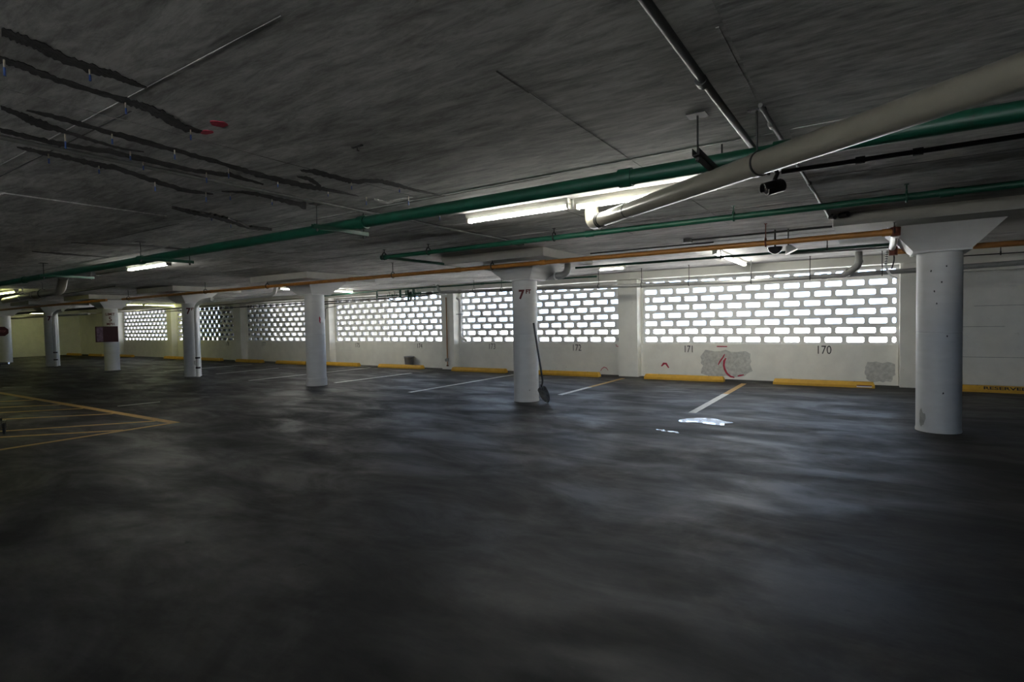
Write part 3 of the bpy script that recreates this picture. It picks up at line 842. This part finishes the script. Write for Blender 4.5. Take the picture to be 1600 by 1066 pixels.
# orange line
OY, OZ = 7.62, 2.43
pipe('orange_pipe', 'long orange brown pipe crossing the frame in front of the 7FT column', [(-19.6, 7.72, 2.43), (.27, 7.72, 2.43), (.27, 9.35, 2.37)][:2], .036, 'orange', couplings=[((-9.0, 7.72, 2.43), X_), ((-4.4, 7.72, 2.43), X_), ((-6.15, 7.72, 2.43), X_), ((.20, 7.72, 2.43), X_), ((-14.4, 7.72, 2.43), X_)], cm='orange')
t = thing('pipe_elbow', 'rusty elbow and white flange pipe at the right end of the orange pipe', 'pipe fitting', (.27, 7.72, 2.43))
MB().lathe([(.048, -.05), (.052, .05)], (.28, 7.72, 2.43), 16).build('elbow', 'rust', t)
MB().tube([(.28, 7.76, 2.40), (.29, 8.9, 2.37)], .040, 16).build('white_pipe', 'white_pipe', t)
MB().lathe([(.05, -.06), (.05, .06)], (.30, 8.95, 2.33), 16).build('flange', 'rust', t)
pipe('orange_pipe', 'orange pipe continuing to the right edge behind the thick right column', [(.30, 9.0, 2.32), (7.5, 9.0, 2.32)], .036, 'orange', couplings=[((1.75, 9.0, 2.32), X_)])
for x, m, lab in ((-5.40, 'dark', 'left of the 7FT column capital'), (-7.78, 'dark', 'over wall number 174'), (-11.93, 'dark', 'left of the banded column'), (-14.7, 'dark', 'above the second 7FT column'), (-19.2, 'dark', 'at the left end of the orange pipe'), (-1.09, 'rust', 'by the small dome above number 170'), (.27, 'dark', 'at the right end of the orange pipe')):
    ring_hanger(x, 7.72, 2.43, .037, m, 'ring hanger of the orange pipe ' + lab, ztop=2.545 if x in (-5.40, .27) else H)
ring_hanger(1.75, 9.0, 2.32, .037, 'rust', 'red ring hanger of the orange pipe at the right edge', ztop=2.545)
# big beige drain
t = thing('drain_pipe', 'big beige drain pipe slanting from its elbow to the upper right corner', 'drain pipe', (-2.2, 5.0, 2.4))
dp = [(-2.33, 5.10, H), (-2.33, 5.10, 2.46), (-.535, 3.47, 2.365), (.45, 2.60, 2.315), (1.6, 1.58, 2.255)]
dp = [Vector(p) for p in dp]
MB().tube(bend(dp[:3], .16, 8)[:-1] + [Vector((-2.19, 4.973, 2.4527))], .070, 24).build('elbow', 'beige', t)
MB().tube([(-2.20, 4.982, 2.4532), dp[2], dp[3], dp[4]], .066, 28).build('pipe', 'beige', t)
d = (dp[2] - Vector((-2.20, 4.982, 2.4532))).normalized()
for s_, rr in ((.03, .074), (.075, .074), (.62, .069)):
    q = Vector((-2.20, 4.982, 2.4532)) + d * s_
    MB().tube([q - d*.008, q + d*.008], rr, 28).build('clamp_band', 'steel', t)
q = Vector((-2.20, 4.982, 2.4532))
MB().obox(q + d*.05 - Vector((0,0,.078)), d, (0,0,1), d.cross(Vector((0,0,1))), .045, .010, .012).build('clamp_screw', 'dark', t)
q = Vector((-.535, 3.47, 2.365))
MB().tube([q - d*.02, q + d*.02], .072, 28).build('hanger_band', 'beige', t)
MB().tube([q + d*.026, q + d*.032], .074, 28).build('band_edge', 'dark', t)
MB().tube([q + Vector((0,0,.07)), Vector((q.x, q.y, H))], .006, 8).build('rod', 'steel', t)
MB().obox(Vector((q.x, q.y, H - .004)), X_, (0,1,0), (0,0,1), .05, .02, .004).build('ceiling_plate', 'dark', t)
# conduits on the slab
def conduit(label, pts, r=.013, m='conduit', box_at=None, couplings=()):
    t = thing('conduit', label, 'conduit', pts[0])
    MB().tube(pts, r, 10).build('tube', m, t)
    for q, dd in couplings:
        q = Vector(q); dd = Vector(dd).normalized(); MB().tube([q - dd*.03, q + dd*.03], r*1.5, 10).build('coupling', m, t)
    if box_at: MB().box(box_at[0] - .055, box_at[0] + .055, box_at[1] - .055, box_at[1] + .055, H - .055, H).build('junction_box', 'dark', t)
    return t
Y_ = (0, 1, 0)
conduit('thick dark conduit running back from the top edge right of centre to the drain clamp', [(-.72, -2, 2.655), (-.68, 3.0, 2.655), (-.66, 4.25, 2.655)], .020, 'steel', couplings=[((-.69, 2.84, 2.655), Y_)])
conduit('thin conduit running back past the security camera to the right drop panel', [(-.50, 3.36, 2.662), (-.42, 6, 2.662), (-.375, 7.62, 2.662)], .013, 'conduit', couplings=[((-.495, 3.75, 2.662), Y_), ((-.43, 5.6, 2.662), Y_)])
conduit('dark conduit from the security camera out to the right edge', [(-.56, 4.78, 2.61), (6, 4.78, 2.61)], .018, 'dark', couplings=[((-.04, 4.78, 2.61), X_), ((.3, 4.78, 2.61), X_)])
conduit('long dark conduit running back to a junction box above the 7FT column', [(-4.45, -1, 2.664), (-4.42, 2.8, 2.664), (-4.36, 6.9, 2.664)], .014, 'conduit', box_at=(-4.36, 6.95), couplings=[((-4.39, 5.4, 2.664), Y_)])
conduit('short dark conduit above the orange pipe ending at a small box', [(-2.2, 8.40, 2.655), (-.38, 8.40, 2.655)], .015, 'dark', box_at=(-2.26, 8.40))
conduit('dark conduit high above the orange pipe near the pilaster of 172', [(-4.1, 8.9, 2.66), (-2.0, 8.9, 2.66)], .012, 'dark')
conduit('dark conduit under the slab behind the orange pipe over number 174', [(-10.4, 9.2, 2.62), (-6.7, 9.0, 2.62)], .010, 'dark')
conduit('black conduit along the beam at the right edge', [(.9, 12.9, 2.52), (6, 12.9, 2.52)], .010, 'dark')
conduit('black conduit on the slab at the far left, above the maroon sign', [(-24, 7.0, 2.66), (-17.2, 6.6, 2.66)], .014, 'dark')

# drain along the back wall
t = pipe('drain_pipe', 'long pale grey drain pipe hung along the top of the breeze block screens', [(-10.75, 12.5, 2.62), (-10.70, 12.5, 2.40), (-8.1, 12.5, 2.352), (-4.5, 12.5, 2.283), (-2.2, 12.5, 2.245), (-.25, 12.5, 2.262), (3.5, 12.5, 2.34), (7.5, 12.5, 2.42)], .046, 'grey_pipe', cat='drain pipe', couplings=[((-4.4, 12.5, 2.281), X_), ((-9.9, 12.5, 2.386), X_), ((-.7, 12.5, 2.258), X_)], rad=.12)
for x, lab in ((-9.4, 'by the pilaster left of number 173'), (-8.45, 'above number 173'), (-7.35, 'just left of the 7FT column'), (-5.55, 'above number 172, left one'), (-4.45, 'in front of the pilaster between 172 and 171'), (-3.35, 'above number 171'), (-2.05, 'above the curved red mark'), (-.95, 'above number 170'), (.25, 'right of the elbow by the dangling cable')):
    zz = 2.283 + (-4.5 - x) * .0192 if x < -4.5 else (2.283 - (x + 4.5)*.0165 if x < -2.2 else 2.245 + (x + 2.2)*.009)
    ring_hanger(x, 12.5, zz, .046, 'dark', 'thin rod hanger of the wall drain ' + lab, grp='rod hangers of the wall drain')
t = thing('pipe_elbow', 'thick pale grey elbow dropping from the slab into the wall drain above number 170', 'pipe fitting', (-.15, 12.4, 2.3))
MB().tube(bend([(-.12, 12.35, H), (-.12, 12.35, 2.42), (-.36, 12.42, 2.265)], .09, 6), .062, 20).build('pipe', 'grey_pipe', t)
MB().lathe([(.07, 2.47), (.07, 2.52)], (-.12, 12.35, 0), 20).build('collar', 'grey_pipe', t)
MB().tube([(-.29, 12.40, 2.31), (-.33, 12.41, 2.285)], .072, 20).build('collar', 'grey_pipe', t)
pipe('wall_pipe', 'black pipe over the pale drain at the right edge', [(1.2, 12.75, 2.30), (7, 12.75, 2.34)], .024, 'dark')
for x in (1.45,): ring_hanger(x, 12.75, 2.302, .024, 'steel', 'short hanger on the black pipe beside the thick right column', ztop=H)
ring_hanger(2.0, 12.9, 2.52, .012, 'dark', 'black hanger above the black pipe at the right edge')
# pipes on the pilaster
t = pipe('downpipe', 'white downpipe on the pilaster between numbers 174 and 173', [(-10.86, 13.55, 2.26), (-10.72, 13.5, 2.20), (-10.72, 13.5, 1.02), (-10.60, 13.66, .91)], .045, 'white_pipe', rad=.09)
MB().box(-10.83, -10.60, 13.44, 13.56, 1.745, 1.76).build('bracket', 'dark', t)
t = pipe('wall_pipe', 'thin rusty orange pipe running down the pilaster between numbers 174 and 173', [(-11.22, 13.43, .10), (-11.22, 13.43, 2.3)], .016, 'orange')
MB().tube([(-11.22, 13.43, .26), (-11.22, 13.43, .36)], .04, 12).build('valve', 'grey_pipe', t)
MB().tube([(-11.22, 13.36, .30), (-11.22, 13.38, .30)], .05, 12).build('valve_wheel', 'grey_pipe', t)
MB().tube([(-11.22, 13.43, .10), (-11.22, 13.43, .14)], .035, 12).build('foot', 'rust', t)
# valve cluster
t = thing('valve_cluster', 'cluster of dark green valves and risers above number 174', 'valve cluster', (-12.1, 12.55, 2.4))
for x0, x1 in ((-12.35, -12.28), (-11.78, -11.70)):
    MB().tube([(x0, 12.55, 2.30), (x0, 12.55, 2.57)], .042, 12).build('riser', 'green', t)
def valve(x, z, r, parent):
    v = MB().tube([(x - .09, 12.58, z), (x - .04, 12.58, z), (x, 12.58, z), (x + .04, 12.58, z), (x + .09, 12.58, z)], r, 12, rs=[r*1.3, r*.7, r*1.2, r*.7, r*1.3]).build('valve', 'green', parent)
    MB().tube([(x, 12.58, z), (x, 12.58, z + .11)], .010, 8).build('stem', 'dark', v)
    MB().tube([(x, 12.58 + .0, z + .11), (x, 12.58, z + .122)], .05, 14).build('hand_wheel', 'green', v)
for x, z, r in ((-12.85, 2.40, .03), (-12.62, 2.40, .03), (-12.02, 2.42, .05), (-11.90, 2.36, .045), (-11.62, 2.41, .04)): valve(x, z, r, t)
MB().tube([(-11.98, 12.52, 2.40), (-11.98, 12.52, 2.20)], .03, 12).build('drain_leg', 'green', t)
MB().tube([(-11.70, 12.52, 2.36), (-11.70, 12.52, 2.20)], .026, 12).build('drain_leg', 'dark', t)
MB().obox((-12.06, 12.55, 2.47), (0,0,1), X_, Y_, .06, .045, .045).build('alarm_body', 'green', t)
t2 = thing('flow_switch', 'small dark flow switch in the green pipe right of the valve cluster', 'valve', (-11.15, 12.6, 2.4))
MB().tube([(-11.35, 12.6, 2.40), (-11.25, 12.6, 2.40), (-11.12, 12.6, 2.40), (-11.02, 12.6, 2.40)], .03, 12, rs=[.02, .045, .045, .02]).build('body', 'dark', t2)
MB().tube([(-11.18, 12.6, 2.40), (-11.18, 12.6, 2.31)], .012, 8).build('stem', 'dark', t2)
t = thing('pipe_elbow', 'pale drain elbow at the top of the pilaster right of the valve cluster', 'pipe fitting', (-10.9, 12.7, 2.4))
MB().tube(bend([(-11.08, 12.75, H), (-11.08, 12.75, 2.39), (-10.62, 12.72, 2.385)], .16, 8), .062, 18).build('pipe', 'white_pipe', t)
# drain bend behind the 7FT capital
t = thing('drain_pipe', 'thick grey drain bend coming out behind the 7FT column capital', 'drain pipe', (-4.6, 9.0, 2.3))
MB().tube(bend([(-5.3, 9.1, 2.32), (-4.66, 9.1, 2.335), (-4.64, 9.1, H)], .17, 8), .066, 22).build('pipe', 'grey_pipe', t)
MB().tube([(-4.92, 9.1, 2.33), (-4.89, 9.1, 2.33)], .076, 22).build('collar', 'white_pipe', t)
# small black bracket left of the 7FT capital
t = thing('rail_bracket', 'thin black bent bracket left of the 7FT capital', 'bracket', (-6.0, 8.9, 2.5))
MB().tube(bend([(-6.3, 9.3, 2.53), (-6.02, 9.3, 2.53), (-6.02, 9.3, 2.44), (-5.6, 9.3, 2.44)], .02), .008, 8).build('rod', 'dark', t)
# far left pipes
pipe('drain_pipe', 'beige drain pipe with an upturned bend at the far left', [(-21.5, 5.4, 2.40), (-15.6, 4.9, 2.40), (-15.35, 4.88, H)], .09, 'beige', cat='drain pipe', rad=.22, couplings=[((-18.0, 5.105, 2.40), X_)])
ring_hanger(-19.3, 5.22, 2.41, .09, 'white_pipe', 'white ring hanger on the far left drain pipe beside the lamp')
ring_hanger(-17.2, 5.04, 2.40, .09, 'steel', 'grey ring hanger on the far left drain pipe near its bend')
pipe('drain_pipe', 'pale pipe with an upturned end right of the second 7FT column', [(-17.2, 9.1, 2.30), (-14.05, 9.3, 2.38), (-13.95, 9.3, H)], .05, 'white_pipe', cat='drain pipe', rad=.18)
pipe('wall_pipe', 'thin pale pipe sagging along the wall behind the left columns', [(-34.5, 11.6, 2.32), (-26, 11.4, 2.30), (-18, 11.6, 2.40), (-15.5, 11.8, 2.45)], .022, 'beige')
pipe('wall_pipe', 'grey pipe low under the slab in front of the far left wall', [(-40.6, 10.3, 2.22), (-29.6, 10.3, 2.22)], .05, 'grey_pipe')
pipe('wall_pipe', 'dark pipe under the slab at the far left', [(-40.6, 9.4, 2.38), (-26, 9.4, 2.38)], .05, 'dark')
pipe('orange_pipe', 'brown pipe leaving the orange line toward the far left', [(-40, 7.4, 2.36), (-20.2, 7.5, 2.42)], .04, 'orange')
pipe('wall_pipe', 'dark pipe along the top of the screen above number 178', [(-28.8, 13.0, 2.30), (-11.6, 13.0, 2.36)], .022, 'dark')

# ================================================================== CEILING DEVICES
t = thing('security_camera', 'black bullet security camera hanging right of the big drain pipe', 'camera', (-.60, 4.55, 2.5))
cc = Vector((-.60, 4.62, 2.60))
MB().lathe([(.060, 2.592), (.063, 2.60), (.063, 2.635), (.055, 2.64)], (cc.x, cc.y, 0), 24).build('base', 'steel', t)
MB().box(cc.x - .055, cc.x + .055, cc.y - .055, cc.y + .055, 2.64, H).build('mounting_box', 'dark', t)
MB().tube([(cc.x + .02, cc.y, 2.60), (cc.x + .03, cc.y, 2.565), (cc.x + .012, cc.y - .01, 2.515)], .016, 12).build('arm', 'black_plastic', t)
MB().tube([(cc.x - .02, cc.y, 2.60), (cc.x - .03, cc.y - .01, 2.565)], .012, 10).build('knob', 'black_plastic', t)
dr = Vector((-.78, -.52, -.22)).normalized()
q = Vector((cc.x + .012, cc.y - .01, 2.462))
body = MB().tube([q - dr*.075, q - dr*.065, q + dr*.06, q + dr*.068], .046, 24, rs=[.034, .046, .048, .046]).build('camera_body', 'black_plastic', t)
MB().tube([q + dr*.069, q + dr*.071], .034, 20).build('lens', 'lens', body)
sdv = dr.cross(Vector((0,0,1))).normalized(); upv = sdv.cross(dr).normalized()
hood = MB(); vs = []
for s_ in (-.05, .09):
    for rr in (.051, .054):
        vs += [q + dr*s_ + rr*(math.cos(tt)*sdv + math.sin(tt)*upv) for tt in [PI*(-.05 + 1.1*k/12) for k in range(13)]]
fs = []
for k in range(12):
    fs += [(k, k+1, 27+k-0, 26+k), (13+k, 39+k, 40+k, 14+k), (k, 13+k, 14+k, k+1), (26+k, 27+k, 40+k, 39+k)]
fs += [(0, 26, 39, 13), (12, 25, 51, 38)]
hood.add(vs, fs, True).build('sun_hood', 'black_plastic', t)

t = thing('security_camera', 'small black twin head device on the left face of the right drop panel', 'camera', (-.3, 7.5, 2.62))
MB().tube([(-.34, 7.53, H), (-.34, 7.53, 2.63)], .012, 8).build('stem', 'dark', t)
MB().tube([(-.36, 7.50, 2.635), (-.31, 7.44, 2.625)], .026, 14).build('head', 'black_plastic', t)
MB().tube([(-.26, 7.52, 2.65), (-.18, 7.46, 2.65)], .032, 14).build('head', 'black_plastic', t)

t = thing('dome_device', 'grey half dome with a white flare hanging under the orange pipe above number 170', 'dome', (-1.1, 8.3, 2.4))
prof = [(.095 * math.sin(k*PI/16), 2.425 - .095 * math.cos(k*PI/16)) for k in range(0, 9)]
prof[0] = (.002, prof[0][1])
MB().lathe(prof, (-1.06, 8.35, .015), 24).build('dome', 'mirror_dark', t)
MB().tube([(-1.06, 8.35, 2.44), (-1.06, 8.35, H)], .012, 8).build('stem', 'dark', t)
MB().tube([(-.90, 8.38, 2.45), (-.86, 8.38, 2.36)], .05, 18, rs=[.03, .085]).build('flare', 'white', t)
MB().tube([(-.90, 8.38, 2.45), (-.90, 8.38, H)], .008, 8).build('stem', 'dark', t)

t = thing('dangling_cable', 'white flexible cable dangling from the end of the orange pipe by the right column', 'cable', (.26, 9.2, 2.3))
MB().tube(bend([(.24, 9.1, 2.36), (.22, 9.1, 2.14), (.27, 9.1, 2.02), (.36, 9.1, 1.97)], .1, 6), .014, 10).build('cable', 'white_pipe', t)
MB().tube(bend([(.31, 9.1, 2.33), (.32, 9.1, 2.22), (.29, 9.1, 2.10)], .05, 4), .009, 8).build('cable', 'dark', t)
for k in range(6): MB().lathe([(.017, -.006), (.017, .006)], (.237 - k*.003, 9.1, 2.33 - k*.03), 10).build('ring', 'steel', t)
for x, y, lab in ((-2.87, 2.55, 'small dark hook left in the slab near the top centre'),):
    t = thing('ceiling_hook', lab, 'hook', (x, y, H))
    MB().box(x - .05, x + .05, y - .008, y + .008, H - .008, H).build('plate', 'dark', t)
    MB().tube([(x, y, H), (x, y, H - .03), (x + .015, y, H - .035)], .005, 6).build('hook', 'dark', t)
# wall boxes
t = thing('electrical_box', 'small dark electrical box with a bent conduit by the pilaster right of the banded column', 'electrical box', (-16.9, 13.3, 1.5))
MB().box(-17.38, -17.24, 13.36, 13.45, 1.58, 1.78).build('box', 'steel', t)
MB().tube(bend([(-17.24, 13.42, 1.66), (-17.14, 13.42, 1.72), (-17.10, 13.42, 2.14), (-16.6, 13.6, 2.20)], .08), .013, 8).build('conduit', 'conduit', t)

# ================================================================== CRACK REPAIRS AND INJECTION PORTS
STRIPS = [
 ("a",[(-2.86, 0.75, -2.94, 0.77), (-2.87, 0.81, -2.96, 0.83), (-2.88, 0.87, -2.98, 0.9), (-2.93, 0.97, -3.03, 1.0), (-2.94, 1.08, -3.04, 1.12), (-2.94, 1.17, -3.02, 1.2), (-2.97, 1.25, -3.03, 1.27), (-3.0, 1.33, -3.02, 1.33)]),
 ("b",[(-3.17, 0.82, -3.25, 0.84), (-3.17, 0.89, -3.24, 0.9), (-3.19, 0.96, -3.27, 0.98), (-3.22, 1.06, -3.29, 1.09), (-3.23, 1.2, -3.29, 1.22), (-3.22, 1.33, -3.31, 1.37), (-3.22, 1.44, -3.35, 1.49), (-3.28, 1.56, -3.43, 1.63), (-3.37, 1.69, -3.49, 1.75), (-3.4, 1.84, -3.42, 1.85)]),
 ("c",[(-3.85, 0.99, -3.92, 1.01), (-3.88, 1.06, -3.98, 1.09), (-3.93, 1.14, -4.08, 1.18), (-3.98, 1.26, -4.1, 1.29), (-4.04, 1.35, -4.1, 1.37), (-4.09, 1.5, -4.15, 1.52), (-4.13, 1.66, -4.17, 1.68), (-4.1, 1.78, -4.12, 1.79)]),
 ("d",[(-3.82, 1.09, -3.84, 1.09), (-3.79, 1.19, -3.86, 1.21), (-3.8, 1.31, -3.88, 1.33), (-3.81, 1.4, -3.89, 1.43), (-3.83, 1.58, -3.94, 1.62), (-3.86, 1.81, -3.95, 1.85), (-3.89, 2.07, -3.98, 2.12), (-3.93, 2.33, -4.03, 2.39), (-3.97, 2.51, -4.09, 2.58), (-3.98, 2.73, -4.11, 2.82), (-3.97, 2.97, -4.11, 3.08), (-3.96, 3.15, -4.05, 3.23), (-3.96, 3.51, -3.98, 3.54)]),
 ("e",[(-4.28, 1.09, -4.38, 1.12), (-4.3, 1.24, -4.4, 1.27), (-4.3, 1.41, -4.4, 1.44), (-4.22, 1.66, -4.33, 1.7), (-4.23, 1.85, -4.36, 1.91), (-4.26, 2.17, -4.36, 2.22), (-4.14, 2.4, -4.26, 2.47), (-4.25, 2.75, -4.29, 2.77)]),
 ("f",[(-4.63, 1.26, -4.66, 1.27), (-4.6, 1.33, -4.7, 1.36), (-4.6, 1.5, -4.71, 1.53), (-4.62, 1.69, -4.77, 1.74), (-4.61, 1.8, -4.75, 1.86), (-4.77, 2.13, -4.92, 2.2), (-4.91, 2.44, -5.07, 2.52), (-4.91, 2.68, -4.94, 2.7)]),
 ("g",[(-4.75, 2.67, -4.79, 2.69), (-4.61, 2.78, -4.69, 2.83), (-4.57, 2.94, -4.69, 3.01), (-4.6, 3.22, -4.76, 3.33), (-4.56, 3.39, -4.83, 3.59)]),
 ("h",[(-5.7, 2.7, -5.74, 2.72), (-5.75, 2.92, -5.88, 2.98), (-5.75, 3.11, -5.91, 3.2), (-5.84, 3.37, -6.05, 3.49), (-6.11, 3.75, -6.27, 3.85), (-6.08, 4.02, -6.14, 4.06)]),
 ("i",[(-3.65, 2.67, -3.68, 2.7), (-3.56, 2.73, -3.67, 2.81), (-3.56, 2.96, -3.66, 3.05), (-3.57, 3.11, -3.67, 3.19), (-3.38, 3.21, -3.47, 3.29), (-3.36, 3.4, -3.45, 3.5), (-3.37, 3.65, -3.43, 3.72), (-3.33, 4.0, -3.35, 4.03)]),
 ("j",[(-3.83, 2.77, -3.85, 2.79), (-3.76, 2.84, -3.89, 2.94), (-3.92, 3.07, -3.97, 3.11)]),
 ("k",[(-9.08, 2.99, -9.15, 3.01), (-8.91, 3.22, -9.11, 3.29), (-8.61, 3.9, -8.81, 3.99), (-8.62, 4.64, -8.69, 4.68)]),
 ("l",[(-10.5, 2.97, -10.58, 3.0), (-10.43, 3.34, -10.69, 3.42), (-10.48, 3.96, -10.57, 3.99)]),
 ("m",[(-8.71, 5.21, -8.78, 5.26), (-8.64, 5.63, -8.72, 5.69)]),
 ("n",[(-3.95, 3.7, -3.99, 3.74), (-3.94, 3.86, -4.02, 3.94), (-3.74, 3.83, -3.82, 3.91), (-3.6, 3.86, -3.62, 3.88)]),
]
PORTS = [('b', -3.19, 0.84, 0.074), ('a', -3.0, 1.09, 0.056), ('b', -3.29, 1.35, 0.063), ('b', -3.43, 1.75, 0.064), ('c', -4.11, 1.35, 0.09), ('d', -3.88, 1.51, 0.065), ('c', -4.18, 1.73, 0.059), ('d', -3.9, 1.88, 0.067), ('f', -4.65, 1.43, 0.067), ('f', -4.71, 1.74, 0.059), ('e', -4.35, 1.88, 0.062), ('f', -4.88, 2.19, 0.077), ('e', -4.28, 2.29, 0.082), ('d', -4.06, 2.34, 0.072), ('f', -4.9, 2.61, 0.089), ('g', -4.76, 2.75, 0.067), ('d', -4.1, 2.78, 0.047), ('g', -4.7, 3.12, 0.059), ('i', -3.64, 3.16, 0.059), ('i', -3.43, 3.51, 0.05), ('d', -4.07, 3.26, 0.04), ('n', -3.95, 3.6, 0.077), ('n', -3.62, 3.82, 0.084), ('h', -5.89, 3.19, 0.054), ('h', -6.05, 3.49, 0.072), ('n', -3.93, 4.63, 0.069)]
SLAB = {'a': 'the nearest dark strip, upper left corner', 'b': 'the dark strip ending at the red spray', 'c': 'the short forked dark strip, left edge',
 'd': 'the long thin dark strip above the green hanger', 'e': 'the dark strip sixth from the top corner', 'f': 'the wavy lowest dark strip, left edge',
 'g': 'the short strip ending in a blotch', 'h': 'the small isolated dark strip, centre left', 'i': 'the rightmost dark strip left of centre', 'n': 'the pale flaked patch left of the green pipe',
 'j': 'the short stub by the rightmost strip', 'k': 'the faint far strip over the left hanger', 'l': 'the faintest far strip, left edge', 'm': 'the faint dash'}
def zstrip(key, q):
    rng = random.Random(key)
    mb = MB(); L = []; Rr = []
    for i in range(len(q) - 1):
        for k in range(8):
            t = k / 8
            p = [q[i][j] * (1-t) + q[i+1][j] * t for j in range(4)]
            A = Vector((p[0], p[1])); B = Vector((p[2], p[3])); w = (A - B)
            A = A + w * rng.uniform(-.16, .16); B = B + w * rng.uniform(-.16, .16)
            L.append((A.x, A.y)); Rr.append((B.x, B.y))
    L.append(q[-1][:2]); Rr.append(q[-1][2:])
    n = len(L)
    z0, z1 = H - .003 - (.020 if key in 'h' else 0), H
    vs = [(x, y, z0) for x, y in L] + [(x, y, z0) for x, y in Rr] + [(x, y, z1) for x, y in L] + [(x, y, z1) for x, y in Rr]
    fs = []
    for i in range(n - 1):
        fs += [(i, i+1, n+i+1, n+i), (i, 2*n+i, 2*n+i+1, i+1), (n+i, n+i+1, 3*n+i+1, 3*n+i)]
    mb.add(vs, fs)
    return mb
for key, q in STRIPS:
    if key == 'm' : continue
    o = zstrip(key, q).build('crack_repair', 'chip' if key == 'n' else 'crack')
    tag(o, ('scraped crack repair: ' if key != 'n' else 'white chipped repair: ') + SLAB[key], 'crack repair', 'crack repairs in the slab')
WORD = ['first', 'second', 'third', 'fourth', 'fifth', 'sixth']
cnt = {}
for key, x, y, ln in PORTS:
    k = cnt.get(key, 0); cnt[key] = k + 1
    t = thing('injection_port', WORD[k] + ' hanging port from the left on ' + SLAB[key], 'injection port', (x, y, H), 'injection ports hanging from the slab')
    MB().tube([(x, y, H), (x, y, H - ln * .5)], .0042, 7).build('stem', 'portbody', t)
    MB().tube([(x, y, H - ln * .5), (x, y, H - ln)], .0052, 7).build('tip', 'tip', t)
for x, y, a, b, lab in ((-3.20, 1.80, .055, .05, 'red spray blotch on the slab beside the second dark strip'), (-3.40, 1.83, .06, .03, 'faint red spray at the end of the second dark strip')):
    pts = [(x + a*math.cos(tt)*random.uniform(.7, 1.1), y + b*math.sin(tt)*random.uniform(.7, 1.1)) for tt in [2*PI*k/12 for k in range(12)]]
    tag(MB().prism(bend2(pts), H - .0045, H).build('spray_mark', 'red'), lab, 'paint mark')


# remove the build-time bookkeeping
for o in bpy.data.objects:
    for k in ('_w', '_p'):
        if k in o.keys(): del o[k]
